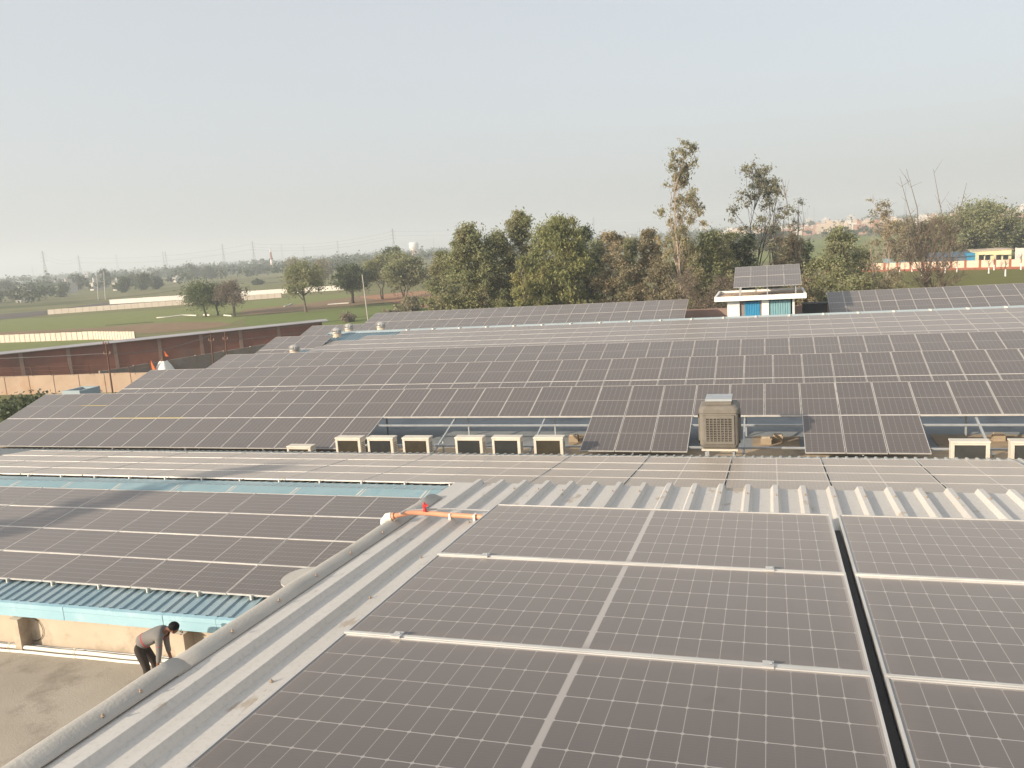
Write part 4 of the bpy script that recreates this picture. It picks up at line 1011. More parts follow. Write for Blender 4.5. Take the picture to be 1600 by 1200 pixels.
GR = 'trees in the row behind the solar roofs'
bg_tree(728, 352, 42, 88, 'leftmost tall grey olive tree of the row behind the tables', LEAF['olive'], MAT['bark'], 51, shape='tall', droop=.6, aspect=2.6, size=.24, n_leaf=14000, n_cl=70, zb=1.2, cl=.22, stems=3, trunk_r=.2, group=GR)
bg_tree(772, 362, 44, 90, 'bushy grey olive tree right of the leftmost one', LEAF['olive'], MAT['bark'], 52, shape='tall', droop=.6, aspect=2.6, size=.24, n_leaf=13000, n_cl=60, zb=1.2, cl=.22, stems=3, trunk_r=.2, group=GR)
bg_tree(812, 327, 28, 92, 'grey olive tree whose top rises highest left of the yellow green one', LEAF['olive'], MAT['bark'], 53, shape='plume', droop=.6, aspect=2.4, size=.24, n_leaf=7500, n_cl=44, zb=3, cl=.26, trunk_r=.2, group=GR)
bg_tree(872, 337, 52, 86, 'full yellow green drooping tree in the middle of the row', LEAF['green'], MAT['bark_pale'], 54, shape='tall', droop=.8, aspect=3.0, size=.22, n_leaf=19000, n_cl=80, zb=1.0, cl=.21, stems=3, trunk_r=.22, group=GR)
bg_tree(822, 400, 26, 82, 'low light green drooping tree before the yellow green one', LEAF['green'], MAT['bark_pale'], 55, shape='round', droop=.8, aspect=3.0, size=.2, n_leaf=6000, n_cl=36, zb=1.0, cl=.26, stems=2, trunk_r=.14, group=GR)
bg_tree(912, 358, 26, 93, 'dark green tree tucked against the right of the yellow green one', LEAF['dark'], MAT['bark'], 56, shape='tall', droop=.6, aspect=2.4, size=.24, n_leaf=7000, n_cl=40, zb=1.5, cl=.26, trunk_r=.18, group=GR)
bg_tree(958, 360, 36, 87, 'dry brown olive tree right of the dark green one', LEAF['brown'], MAT['bark'], 57, shape='tall', droop=.5, aspect=2.0, size=.22, n_leaf=9500, n_cl=56, zb=1.0, cl=.22, stems=3, trunk_r=.15, group=GR)
bg_tree(1012, 354, 34, 89, 'dry golden brown tree beside the tall gum tree', LEAF['brown'], MAT['bark'], 58, shape='tall', droop=.5, aspect=2.0, size=.22, n_leaf=9500, n_cl=56, zb=1.0, cl=.22, stems=3, trunk_r=.15, group=GR)
bg_tree(1030, 410, 26, 82, 'low dry brown bush at the foot of the tall gum tree', LEAF['brown'], MAT['twig'], 59, shape='round', droop=.2, aspect=1.8, size=.2, n_leaf=3600, n_cl=30, zb=.4, cl=.26, stems=3, trunk_r=.1, twigs=2, group=GR)
bg_tree(1056, 224, 38, 84, 'tallest gum tree with bare pale stems and golden leaf tufts', LEAF['gum'], MAT['bark_pale'], 60, name='gum_tree', shape='plume', droop=.75, aspect=3.0, size=.19, n_leaf=3100, n_cl=64, zb=6.2, cl=.15, stems=3, trunk_r=.27, lean=(.4, 0), clz=1.1, group=GR)
bg_tree(1152, 255, 54, 92, 'second tall gum tree with dark tufts on slanting stems', LEAF['gumdark'], MAT['bark_dark'], 61, name='gum_tree', shape='plume', droop=.7, aspect=2.6, size=.2, n_leaf=2600, n_cl=52, zb=8.0, cl=.15, stems=3, trunk_r=.26, lean=(2.6, 0), group=GR)
bg_tree(1112, 358, 48, 88, 'broad green olive tree between the two tall gum trees', LEAF['olive'], MAT['bark'], 62, shape='tall', droop=.5, aspect=2.0, size=.24, n_leaf=12500, n_cl=66, zb=1.0, cl=.22, stems=3, trunk_r=.18, group=GR)
bg_tree(1165, 368, 30, 90, 'dark tree behind the left edge of the white hut', LEAF['dark'], MAT['bark'], 63, shape='tall', droop=.4, aspect=2.0, size=.24, n_leaf=6000, n_cl=40, zb=1.0, cl=.25, stems=2, trunk_r=.16, group=GR)
bg_tree(1075, 425, 34, 80, 'grey leafless thicket left of the white hut', LEAF['grey'], MAT['twig'], 64, name='bare_bush', shape='round', droop=0, aspect=2.4, size=.14, n_leaf=1800, n_cl=44, zb=.6, cl=.28, stems=4, trunk_r=.1, twigs=5, group=GR)
bg_tree(1130, 430, 30, 79, 'grey leafless bush against the white hut', LEAF['grey'], MAT['twig'], 65, name='bare_bush', shape='round', droop=0, aspect=2.4, size=.14, n_leaf=1500, n_cl=40, zb=.6, cl=.28, stems=4, trunk_r=.1, twigs=5, group=GR)
bg_tree(1200, 306, 22, 94, 'bare tree with thin upright stems above the hut array', LEAF['grey'], MAT['twig'], 66, name='bare_tree', shape='plume', droop=.2, aspect=2, size=.14, n_leaf=350, n_cl=12, zb=6, cl=.3, stems=3, trunk_r=.13, bare=9, lean=(1, 0), group=GR)
bg_tree(1236, 310, 20, 98, 'bare tree right of the hut array with few dark leaves', LEAF['gumdark'], MAT['twig'], 67, name='bare_tree', shape='plume', droop=.3, aspect=2, size=.16, n_leaf=420, n_cl=12, zb=7, cl=.3, stems=3, trunk_r=.13, bare=8, lean=(.8, 0), group=GR)
bg_tree(1232, 366, 30, 100, 'brownish bushy tree directly behind the hut array', LEAF['brown'], MAT['bark'], 68, shape='tall', droop=.4, aspect=2.0, size=.24, n_leaf=6500, n_cl=44, zb=.8, cl=.25, stems=3, trunk_r=.15, group=GR)
bg_tree(1256, 376, 16, 112, 'small dark green tree peeping right of the brownish bushy one', LEAF['dark'], MAT['bark'], 69, shape='round', droop=.3, aspect=1.6, size=.3, n_leaf=2600, n_cl=24, zb=2, cl=.3, trunk_r=.15, group=GR)
bg_tree(1292, 398, 44, 84, 'tangled olive bush right of the white hut', LEAF['olive'], MAT['bark'], 70, shape='round', droop=.6, aspect=2.4, size=.22, n_leaf=6000, n_cl=60, zb=.6, cl=.2, stems=4, trunk_r=.14, twigs=2, group=GR)
bg_tree(1256, 432, 26, 80, 'dry olive bush touching the right side of the white hut', LEAF['brown'], MAT['twig'], 71, shape='round', droop=.5, aspect=2.4, size=.2, n_leaf=3800, n_cl=34, zb=.4, cl=.26, stems=3, trunk_r=.1, twigs=2, group=GR)
bg_tree(1315, 358, 26, 118, 'rounded olive brown tree left of the thin brown one', LEAF['olive'], MAT['bark'], 72, shape='round', droop=.4, aspect=1.8, size=.3, n_leaf=5200, n_cl=34, zb=3.5, cl=.28, trunk_r=.2, group=GR)
bg_tree(1345, 392, 26, 104, 'low pale olive bush before the pink wall', LEAF['olive'], MAT['bark'], 73, shape='round', droop=.3, aspect=1.8, size=.24, n_leaf=4200, n_cl=30, zb=.6, cl=.28, stems=2, trunk_r=.12, group=GR)
bg_tree(1376, 303, 36, 88, 'thin tall brown leafed tree left of the big leafless tree', LEAF['brown'], MAT['bark_pale'], 74, shape='plume', droop=.4, aspect=2.0, size=.19, n_leaf=1500, n_cl=56, zb=2.5, cl=.18, stems=5, trunk_r=.15, twigs=3, wide=1.0, group=GR)
bg_tree(1340, 428, 34, 80, 'low mixed scrub behind the far right solar table', LEAF['olive'], MAT['twig'], 75, name='shrub', shape='round', droop=.2, aspect=1.8, size=.19, n_leaf=3600, n_cl=36, zb=.3, cl=.26, stems=4, trunk_r=.07, twigs=2, group=GR)
bg_tree(1395, 420, 30, 82, 'reddish dry scrub at the foot of the thin brown tree', LEAF['brown'], MAT['twig'], 76, name='shrub', shape='round', droop=.2, aspect=1.8, size=.17, n_leaf=2300, n_cl=30, zb=.3, cl=.26, stems=4, trunk_r=.07, twigs=3, group=GR)
bg_tree(1462, 338, 50, 92, 'big leafless grey tree with forked limbs before the playing field', LEAF['grey'], MAT['twig'], 77, name='bare_tree', shape='round', droop=0, aspect=2.2, size=.11, n_leaf=1300, n_cl=80, zb=2.6, cl=.2, stems=4, trunk_r=.24, twigs=9, bare=20, wide=1.1, group=GR)
bg_tree(1535, 318, 54, 205, 'broad dark tree above the yellow house', LEAF['olive'], MAT['bark_dark'], 78, shape='round', droop=.2, aspect=1.5, size=.55, n_leaf=9500, n_cl=60, zb=3, cl=.24, trunk_r=.5, group=GR)
bg_tree(1468, 338, 46, 198, 'broad grey olive tree behind the leafless one', LEAF['olive'], MAT['bark_dark'], 79, shape='broad', droop=.2, aspect=1.5, size=.5, n_leaf=7500, n_cl=50, zb=2, cl=.25, trunk_r=.4, group=GR)
bg_tree(1414, 344, 36, 196, 'olive brown tree above the blue sheet roofs', LEAF['brown'], MAT['bark_dark'], 80, shape='broad', droop=.2, aspect=1.5, size=.48, n_leaf=5500, n_cl=44, zb=2, cl=.26, trunk_r=.35, group=GR)
bg_tree(1598, 356, 30, 215, 'dark tree at the right picture edge behind the grey wall', LEAF['olive'], MAT['bark_dark'], 81, shape='round', droop=.2, aspect=1.5, size=.5, n_leaf=4500, n_cl=36, zb=2, cl=.28, trunk_r=.35, group=GR)
make_tree('gum_tree', 'slender gum tree outside the left picture edge that shades the left panels', (-32.6, -.7, 0), 15.4, 1.0, 10.6, 16, 900, LEAF['gum'], MAT['bark_pale'], 97, size=.16, aspect=2.6, droop=.7, shape='round', cl=.36, trunk_r=.22, stems=1)
for (px, pt, hw, Y, sd, lab, lm) in [(690, 392, 30, 108, 85, 'low olive tree behind the leftmost tall grey olive tree', 'olive'), (842, 372, 26, 100, 86, 'shaded tree filling the gap left of the yellow green one', 'olive'), (935, 378, 28, 102, 87, 'shaded tree filling the gap between green and brown trees', 'olive'), (985, 372, 26, 100, 88, 'shaded tree between the two dry brown trees', 'olive'),
        (1060, 372, 34, 101, 89, 'shaded olive tree right behind the tall gum tree stems', 'olive'), (1082, 384, 26, 90, 90, 'olive brown tree at the right of the tall gum tree stems', 'brown'), (1140, 362, 28, 98, 91, 'olive tree under the second gum tree', 'olive')]:
    bg_tree(px, pt, hw, Y, lab, LEAF[lm], MAT['bark'], sd, shape='tall', droop=.5, aspect=2.0, size=.26, n_leaf=7500, n_cl=44, zb=.8, cl=.25, stems=3, trunk_r=.16, group=GR)
# saplings with whitewashed stems on the playing field
sap = thing('sapling', 's', 'sapling', (0, 0, 0), 'whitewashed saplings on the playing field')
mb = MB(); mb.tube([(0, 0, 0), (.02, 0, .7), (0, 0, 1.25)], [.13, .11, .1], 8); mb.build('white_stem', MAT['white_paint'], sap)
mb = MB(); mb.tube([(0, 0, 1.25), (.05, 0, 2.2), (0, 0, 3.2)], [.08, .05, .015], 6)
rq = random.Random(9)
for k in range(9):
    z = rq.uniform(1.5, 2.8); mb.tube([(0, 0, z), (rq.uniform(-.8, .8), rq.uniform(-.8, .8), z+rq.uniform(.4, 1.1))], [.03, .01], 4)
mb.build('bare_twigs', MAT['twig'], sap)
sl = ['whitewashed sapling left of the thin brown tree', 'whitewashed sapling close to the tangled bush', 'whitewashed sapling under the blue sheet roofs', 'whitewashed sapling just left of the leafless tree', 'whitewashed sapling nearest the solar table by the leafless tree', 'whitewashed sapling right of the leafless tree trunk', 'whitewashed sapling below the blue shed', 'whitewashed sapling out in front of the yellow house', 'whitewashed sapling against the wall under the yellow house', 'whitewashed sapling right of the yellow house', 'whitewashed sapling standing farthest out right on the lawn']
for i, (x, y) in enumerate([(1335, 437), (1345, 443), (1406, 425), (1425, 425), (1440, 431), (1477, 427), (1495, 425.5), (1545, 427.5), (1553, 422.5), (1595, 421.5), (1571, 432)]):
    t = sap if i == 0 else copy_tree(sap)
    t.location = onz(x, y); t['label'] = sl[i]; t.scale = (1, 1, rq.uniform(.8, 1.1)); t.rotation_euler = (0, 0, rq.uniform(0, 6))
# dark hedge at the left end of the nearest table
rng = np.random.default_rng(5)
hC = np.stack([rng.uniform(-56, -35.3, 420), rng.uniform(32.5, 36.5, 420), rng.uniform(.3, 4.25, 420)], 1)
V, Q = leaf_quads(hC, np.full((420, 3), .75), 60000, .13, 1.6, .2, rng, 0)
hd = thing('hedge', 'tall dark green hedge at the far left end of the nearest solar table', 'hedge', (-43, 35.5, 0))
V[:, 2] = np.minimum(V[:, 2], 4.62+.12*np.sin(V[:, 0]*3.1)*np.sin(V[:, 0]*7.7+1))
link('foliage', mesh_np('foliage', V-np.array([-43, 35.5, 0]), Q, LEAF['dark']), hd)
mb = MB()
for k in range(18): mb.tube([(-51.5+k, 35.5, 0), (-51.4+k, 35.6, 4.0)], [.06, .02], 5)
mb.build('stem', MAT['bark_dark'], hd)

# ------------------------------------------------------------------ far trees, single ones
GF = 'far round trees on the left plain'
for i, (px, pb, pt, hw, lab, lm) in enumerate([
    (100, 464, 444, 12, 'rounded dark bush tree alone in the far field', 'dark'),
    (194, 457, 433, 14, 'dark round tree, left of the close far pair', 'dark'),
    (226, 453, 428, 14, 'dark round tree, right of the close far pair', 'dark'),
    (246, 452, 433, 11, 'paler tree at the right side of the far pair', 'far'),
    (122, 453, 429, 18, 'broad hazy tree behind the two concrete poles, left side', 'far'),
    (166, 449, 420, 11, 'tall hazy tree right of the two concrete poles', 'far'),
    (300, 437, 411, 22, 'largest hazy tree mass above the field trio', 'far'),
    (330, 436, 416, 12, 'small hazy tree at the right of the largest hazy mass', 'far'),
    (276, 436, 418, 14, 'small hazy tree at the left of the largest hazy mass', 'far'),
    (60, 458, 446, 20, 'low dark far tree at the left with a white house beside it', 'far'),
    (10, 462, 438, 16, 'hazy far tree at the very left edge', 'far'),
    (405, 428, 412, 18, 'hazy tree behind the chimney foot', 'far'),
    (505, 437, 403, 18, 'brownish hazy tree behind the round olive tree', 'brown'),
    (460, 431, 404, 16, 'brownish hazy tree left behind the round olive tree', 'brown'),
    (402, 445, 437, 8, 'small dark shrub on the far green strips', 'dark'),
    (1205, 392, 352, 26, 'blue green far tree behind the bare stems', 'far'),
    (1268, 362, 345, 8, 'dark tree among the peach houses', 'far')]):
    field_tree(px, pb, pt, hw, lab, LEAF[lm], MAT['bark_dark'], 200+i, zbf=.14, size=.9 if i else .6, aspect=1.3, droop=.1, n_leaf=1500, n_cl=22, cl=.34, trunk_r=.35, group=GF)
# the wooded plain out to the horizon: one mass
rng = np.random.default_rng(77); VV = []; nn = 0
def wood(n_, d0, d1, a0_, a1_, hmin, hmax, nq, keep=None):
    global nn
    for k in range(n_):
        dd = math.exp(rng.uniform(math.log(d0), math.log(d1))); az = math.radians(rng.uniform(a0_, a1_))
        x, y = dd*math.sin(az), dd*math.cos(az)
        if keep and not keep(x, y, dd, az): continue
        H = rng.uniform(hmin, hmax); R_ = H*rng.uniform(.5, 1.0)
        k2 = rng.integers(3, 6); C = np.stack([x+rng.uniform(-.5, .5, k2)*R_, y+rng.uniform(-.5, .5, k2)*R_, H*rng.uniform(.35, .75, k2)], 1)
        Rr = np.stack([np.full(k2, R_*.55), np.full(k2, R_*.55), np.full(k2, H*.32)], 1)
        V, _ = leaf_quads(C, Rr, nq, max(.8, dd*.0022), 1.2, .1, rng, 0); V[:, 2] = np.maximum(V[:, 2], 0); VV.append(V)
lim = lambda x, y, dd, az: rng.random() < (0.15+.85*max(0, min(1, (dd-450)/400))) and math.sin(x*.013)+math.sin(y*.017+2) > -.9
wood(620, 470, 950, -62, -18, 5, 10, 70, lim)
wood(1500, 800, 4200, -64, 32, 6, 13, 60)
wood(110, 370, 470, -62, -46, 5, 8, 80)
wood(260, 450, 900, -18, 32, 4, 8, 70, lambda x, y, dd, az: rng.random() < .75)
V = np.concatenate(VV); Q = np.arange(len(V)).reshape(-1, 4)
tag(link('distant_woodland', mesh_np('distant_woodland', V, Q, LEAF['far'])), kind='stuff')

# ------------------------------------------------------------------ pylons, lines, water tower, chimney
def make_pylon():
    t = thing('pylon', 'p', 'pylon', (0, 0, 0), 'lattice pylons along the horizon')
    mb = MB(); Hh = 1.0; w0, w1 = .10, .016; lv = [0, .2, .36, .49, .6, .7, .8, .9, 1.0]; r_ = .0034
    wd = lambda z: w0+(w1-w0)*min(1, z/.62) if z < .62 else w1
    for i in range(len(lv)-1):
        za, zc = lv[i], lv[i+1]; a_, b_ = wd(za), wd(zc)
        ca = [(sx*a_, sy*a_, za) for sx, sy in ((-1, -1), (1, -1), (1, 1), (-1, 1))]; cb = [(sx*b_, sy*b_, zc) for sx, sy in ((-1, -1), (1, -1), (1, 1), (-1, 1))]
        for k in range(4):
            mb.bar(ca[k], cb[k], r_*1.5, r_*1.5); k2 = (k+1) % 4
            mb.bar(ca[k], cb[k2], r_, r_); mb.bar(ca[k2], cb[k], r_, r_); mb.bar(cb[k], cb[k2], r_, r_)
    mb.build('tower', MAT['steel_far'], t)
    for z, hl in ((.66, .13), (.78, .11), (.9, .09)):
        mb = MB(); 
        for s_ in (-1, 1):
            mb.bar((s_*w1, 0, z), (s_*hl, 0, z+.012), r_*1.3, r_*1.3); mb.bar((s_*w1, 0, z+.05), (s_*hl, 0, z+.014), r_, r_); mb.bar((s_*hl*.96, 0, z+.01), (s_*hl*.96, 0, z-.03), r_, r_)
        mb.build('crossarm', MAT['steel_far'], t)
    return t
py0 = make_pylon(); tops = {}
PYL = [(66, 392, 46, 1500, 'tall clear pylon second from the left edge'), (122, 399, 40, 1650, 'pylon above the two concrete poles'), (181, 397, 38, 2300, 'faint pylon right of the concrete poles'), (254, 393, 42, 1900, 'close faint pylon above the far round pair, left of two'), (258, 393, 42, 2000, 'close faint pylon above the far round pair, right of two'),
       (347, 381, 44, 1700, 'straight pylon above the field trio'), (394, 377, 52, 1350, 'tall clear pylon just left of the chimney'), (439, 381, 40, 2300, 'faint pylon right of the chimney'), (474, 384, 38, 2600, 'faint pylon above the round olive tree'), (527, 376, 40, 2100, 'faint pylon above the dark green field tree'),
       (613, 357, 50, 1300, 'clear pylon left of the water tower'), (677, 370, 36, 2700, 'very faint pylon right of the water tower'), (927, 339, 42, 2300, 'faint pylon above the dry brown trees'), (1262, 325, 36, 2900, 'very faint pylon above the peach houses, left of two'), (1272, 323, 36, 3000, 'very faint pylon above the peach houses, right of two'), (50, 418, 30, 3000, 'tiny faint pylon left of the tall clear one'), (1415, 282, 62, 2100, 'tall faint mast above the thin brown tree')]
for i, (px, pt, hh, D, lab) in enumerate(PYL):
    dirv = ray(px, pt); Y = D*dirv.y/math.sqrt(dirv.x**2+dirv.y**2)
    q = ony(px, pt, Y); t = py0 if i == 0 else copy_tree(py0)
    t.location = (q.x, q.y, 0); t.scale = (q.z*(.8 if i < 16 else .35), q.z*(.8 if i < 16 else .35), q.z); t.rotation_euler = (0, 0, math.radians(20+((i*37) % 50))); t['label'] = lab; tops[i] = q
PN = {0: 'tall clear left pylon', 1: 'concrete pole pylon', 3: 'close faint pair', 6: 'pylon by the chimney', 8: 'pylon over the olive tree', 10: 'water tower pylon', 11: 'very faint pylon', 12: 'pylon over the brown trees', 14: 'faint pair on the right'}
for a_, b_, zf in [(0, 1, .9), (0, 1, .78), (1, 6, .9), (1, 6, .7), (6, 10, .9), (6, 10, .78), (6, 10, .68), (10, 12, .9), (10, 12, .75), (12, 14, .9), (12, 14, .75), (3, 8, .85), (8, 11, .85)]:
    P_, Q_ = tops[a_].copy(), tops[b_].copy(); P_.z *= zf; Q_.z *= zf
    wire(P_, Q_, 8, .11, f"{'upper' if zf > .84 else 'middle' if zf > .74 else 'lower'} power line, {PN[a_]} to {PN[b_]}", 'power lines between the pylons')
# water tower
q = onz(646, 401); D = 1000/math.hypot(*ray(646, 401)[:2]); 
P = ony(646, 378, 1000*ray(646, 378).y/math.hypot(*ray(646, 378)[:2])); H = P.z; sc = dist(P)/F_PX
wt = thing('water_tower', 'white drum water tower on a ring of columns above the trees', 'water tower', (P.x, P.y, 0))
R_ = 7.5*sc
mb = MB(); mb.lathe((P.x, P.y, 0), [(R_*.7, H-12*sc), (R_, H-9*sc), (R_, H-2*sc), (R_*.85, H-.8*sc), (.01, H)], 24); mb.build('tank', MAT['white_paint'], wt)
for k in range(8):
    a_ = 2*math.pi*k/8; MB().tube([(P.x+R_*.95*math.cos(a_), P.y+R_*.95*math.sin(a_), 0), (P.x+R_*.68*math.cos(a_), P.y+R_*.68*math.sin(a_), H-11.5*sc)], .45, 6).build('column', MAT['pink'], wt)
mb = MB()
for z in (.25, .5): mb.lathe((P.x, P.y, H*z), [(R_*.82, 0), (R_*.86, 0), (R_*.86, .5), (R_*.82, .5)], 16)
mb.lathe((P.x, P.y, 0), [(R_*.15, 0), (R_*.15, H-11*sc)], 10); mb.build('ring_beam', MAT['pink'], wt)
P = ony(422, 388, 850*ray(422, 388).y/math.hypot(*ray(422, 388)[:2])); H = P.z
ch = thing('chimney', 'slim red and white chimney standing on the left plain', 'chimney', (P.x, P.y, 0))
for k in range(6):
    z0_, z1_ = H*k/6, H*(k+1)/6-.02; r0_, r1_ = 1.5-.9*k/6, 1.5-.9*(k+1)/6
    mb = MB(); mb.lathe((P.x, P.y, 0), [(r0_, z0_), (r1_, z1_)], 12); mb.build('band', MAT['white_paint'] if k in (0, 2, 5) else (MAT['pink'] if k == 1 else MAT['redbrown']), ch)
# ------------------------------------------------------------------ buildings on the right
yb_ = ony(1527, 410, 186); y1_ = ony(1580, 410, 186); zt_ = ony(1550, 391.5, 186).z
yh = thing('house', 'yellow flat roofed house with four small windows behind the pink wall', 'house', ((yb_.x+y1_.x)/2, 189, 0))
MB().box(yb_.x, y1_.x, 186, 194, 0, zt_).build('wall', MAT['yellow'], yh); MB().box(yb_.x-.15, y1_.x+.15, 185.85, 194.2, zt_+.002, zt_+.15).build('parapet', MAT['house_b'], yh)
for px in (1533, 1543, 1560, 1571):
    a_ = ony(px, 403, 186).x; zc = ony(px, 402, 186).z
    f_ = MB(); f_.box(a_-.42, a_+.42, 185.9, 185.998, zc-.5, zc+.45); w_ = f_.build('window', MAT['window'], yh)
    MB().box(a_-.6, a_+.6, 185.4, 185.995, zc+.5, zc+.6).build('sunshade', MAT['yellow'], yh)
x0_, x1_ = ony(1455, 405, 188).x, ony(1526, 405, 188).x; z_ = ony(1520, 396, 188).z
bs = thing('shed', 'long low blue shed left of the yellow house', 'shed', ((x0_+x1_)/2, 190, 0))
MB().box(x0_, x1_, 188, 193, 0, z_-.4).build('wall', MAT['dull_blue'], bs); MB().box(x1_-1.8, x1_+.05, 187.9, 193.1, 0, z_+.1).build('end_wall', MAT['bluepaint'], bs)
mb = MB(); mb.add([(x0_-.3, 187.6, z_-.45), (x1_+.2, 187.6, z_-.45), (x1_+.2, 193.4, z_+.35), (x0_-.3, 193.4, z_+.35)], [(0, 1, 2, 3)]); o = mb.build('roof_sheet', MAT['dull_blue'], bs); o.modifiers.new('t', 'SOLIDIFY').thickness = .06
for i, (a_, b_, t_, lab) in enumerate([(1352, 1366, 407, 'small pale blue sheet roof left of the thin brown tree'), (1384, 1399, 405, 'pale blue sheet roof right of the thin brown tree, left of two'), (1402, 1420, 404.5, 'pale blue sheet roof right of the thin brown tree, right of two')]):
    x0_, x1_, z_ = ony(a_, 410, 192).x, ony(b_, 410, 192).x, ony((a_+b_)/2, t_, 192).z
    t = thing('shed', lab, 'shed', ((x0_+x1_)/2, 194, 0)); MB().box(x0_, x1_, 192.3, 195.5, 0, z_-.9).build('wall', MAT['house_a'], t)
    mb = MB(); mb.add([(x0_-.2, 191.9, z_-1.0), (x1_+.2, 191.9, z_-1.0), (x1_+.2, 195.8, z_), (x0_-.2, 195.8, z_)], [(0, 1, 2, 3)]); o = mb.build('roof_sheet', MAT['blue_fascia'], t); o.modifiers.new('t', 'SOLIDIFY').thickness = .06
wall_line('boundary_wall', 'grey block wall right of the yellow house', 'wall', (y1_.x+.3, 184), (y1_.x+22, 176), 3.3, .2, MAT['house_a'], 4.0, MAT['house_a'], .3)
# hazy town: each house its own thing
HZ = [(1184, 355, 12, 4, 430, 'b', 'small peach house left of the bare stems'), (1236, 352, 12, 8, 560, 'b', 'bright peach house behind the bare tree right of the hut'), (1262, 355, 15, 6, 560, 'a', 'pale long house right of the bright peach one'),
      (1295, 352, 16, 6, 600, 'y', 'yellowish house in the hazy town centre'), (1322, 352, 14, 7, 600, 'b', 'peach house right of the yellowish one'), (1345, 350, 16, 9, 580, 'c', 'brick coloured house left of the thin brown tree'), (1375, 348, 16, 9, 560, 'c', 'brick coloured house behind the thin brown tree'),
      (1400, 346, 14, 8, 560, 'b', 'peach house right of the thin brown tree'), (1440, 342, 14, 6, 700, 'a', 'pale house low behind the leafless tree'), (1580, 330, 18, 10, 420, 'b', 'peach house at the right edge above the dark tree'), (1600, 322, 20, 12, 480, 'a', 'white house high at the right picture edge'),
      (1560, 331, 14, 6, 520, 'a', 'pale house left of the right edge peach house'), (1205, 346, 10, 4, 900, 'a', 'pale far house between the bare stems'), (1290, 342, 12, 4, 900, 'a', 'white far house above the yellowish one'), (1330, 338, 12, 4, 1000, 'a', 'white far house high above the brick coloured ones'),
      (1266, 342, 9, 4, 950, 'a', 'tiny white far house above the pale long house'), (980, 367, 12, 5, 700, 'a', 'white flat building glimpsed between the dry brown trees'), (1100, 355, 12, 4, 800, 'a', 'white far house glimpsed left of the second gum tree'),
      (26, 455, 9, 7, 420, 'a', 'white house among far trees at the left edge'), (97, 443, 7, 6, 480, 'a', 'small white house with pointed roof above the lone bush tree'), (142, 441, 7, 4, 480, 'a', 'little white house left of the concrete poles'), (134, 428, 6, 3, 900, 'a', 'tiny white far house under the second pylon'),
      (272, 436, 8, 3, 620, 'a', 'low white house under the largest hazy trees'), (178, 442, 7, 3, 500, 'a', 'little white house right of the concrete poles'), (405, 415, 8, 3, 800, 'a', 'pale far house beside the chimney'), (555, 406, 10, 3, 800, 'a', 'pale far houses above the dark field tree')]
for i, (px, pt, wpx, hpx, D, c_, lab) in enumerate(HZ):
    hor = 434-px*.0691; D = max(D, min(1500, .8*11*F_PX/max(4, pt+hpx-hor)))
    d_ = ray(px, pt); Y = D*d_.y/math.hypot(d_.x, d_.y); q = ony(px, pt, Y); sc = dist(q)/F_PX; w_ = wpx*sc/2; H = max(3.2, q.z); mm = {'a': MAT['house_a'], 'b': MAT['house_b'], 'c': MAT['house_c'], 'y': MAT['yellow']}[c_]
    t = thing('house', lab, 'house', (q.x, q.y, 0)); mb = MB(); mb.box(-w_, w_, 0, 8, 0, H); mb.box(-w_*.4, w_*.2, 2, 6, H+.001, H+2.4); mb.build('wall', mm, t, local=True)
    MB().box(-w_-.3, w_+.3, -.3, 8.3, H-.35, H-.1).build('roof_edge', MAT['house_a'], t, local=True)
    mb = MB(); n_ = max(2, int(w_*2/4))
    for k in range(n_):
        x = -w_+(k+.5)*2*w_/n_
        for s_ in range(max(1, int(H/3.2))): mb.box(x-.6, x+.6, -.05, .0-.002, 1+s_*3.2, 2.3+s_*3.2)
    mb.build('windows', MAT['window'], t, local=True); t.rotation_euler = (0, 0, math.radians((i*53) % 40-20))
# the town's far houses beyond those one can tell apart: one mass
rng = np.random.default_rng(31); mb = MB()
for k in range(420):
    dd = math.exp(rng.uniform(math.log(750), math.log(2600))); az = math.radians(rng.uniform(-3, 20)); x, y = dd*math.sin(az), dd*math.cos(az)
    w_, h_, d2 = rng.uniform(4, 10), rng.uniform(3.5, 9), rng.uniform(5, 9)
    mi = int(rng.integers(0, 3)); mb.box(x-w_, x+w_, y, y+d2, 0, h_, mi)
    if rng.random() < .5: mb.box(x-w_*.5, x+w_*.1, y+1, y+4, h_+.001, h_+2.5, mi)
tag(mb.build('distant_town', [MAT['house_a'], MAT['house_b'], MAT['house_c']]), kind='stuff')
# litter: pale rows lying on the field
for i, pl in enumerate([[(245, 496.5), (262, 495.5), (285, 492.5), (307, 493)], [(318, 492), (328, 492.5)], [(350, 492.5), (362, 493.5)], [(444, 478.5), (452, 476.5), (455, 474.5)], [(512, 476), (530, 474.5), (545, 473.5)]]):
    P = [onz(x, y, .12) for x, y in pl]; mb = MB(); mb.tube(P, .16, 5)
    tag(mb.build('pale_pipe_row', MAT['white_wall']), ['long pale pipe row on the field left of the trio', 'short pale pipe row at the acacia trunk', 'short pale pipe row at the forked tree trunk', 'curved pale pipe left of the round olive tree', 'pale pipe row left of the dark green field tree'][i], 'pipe')

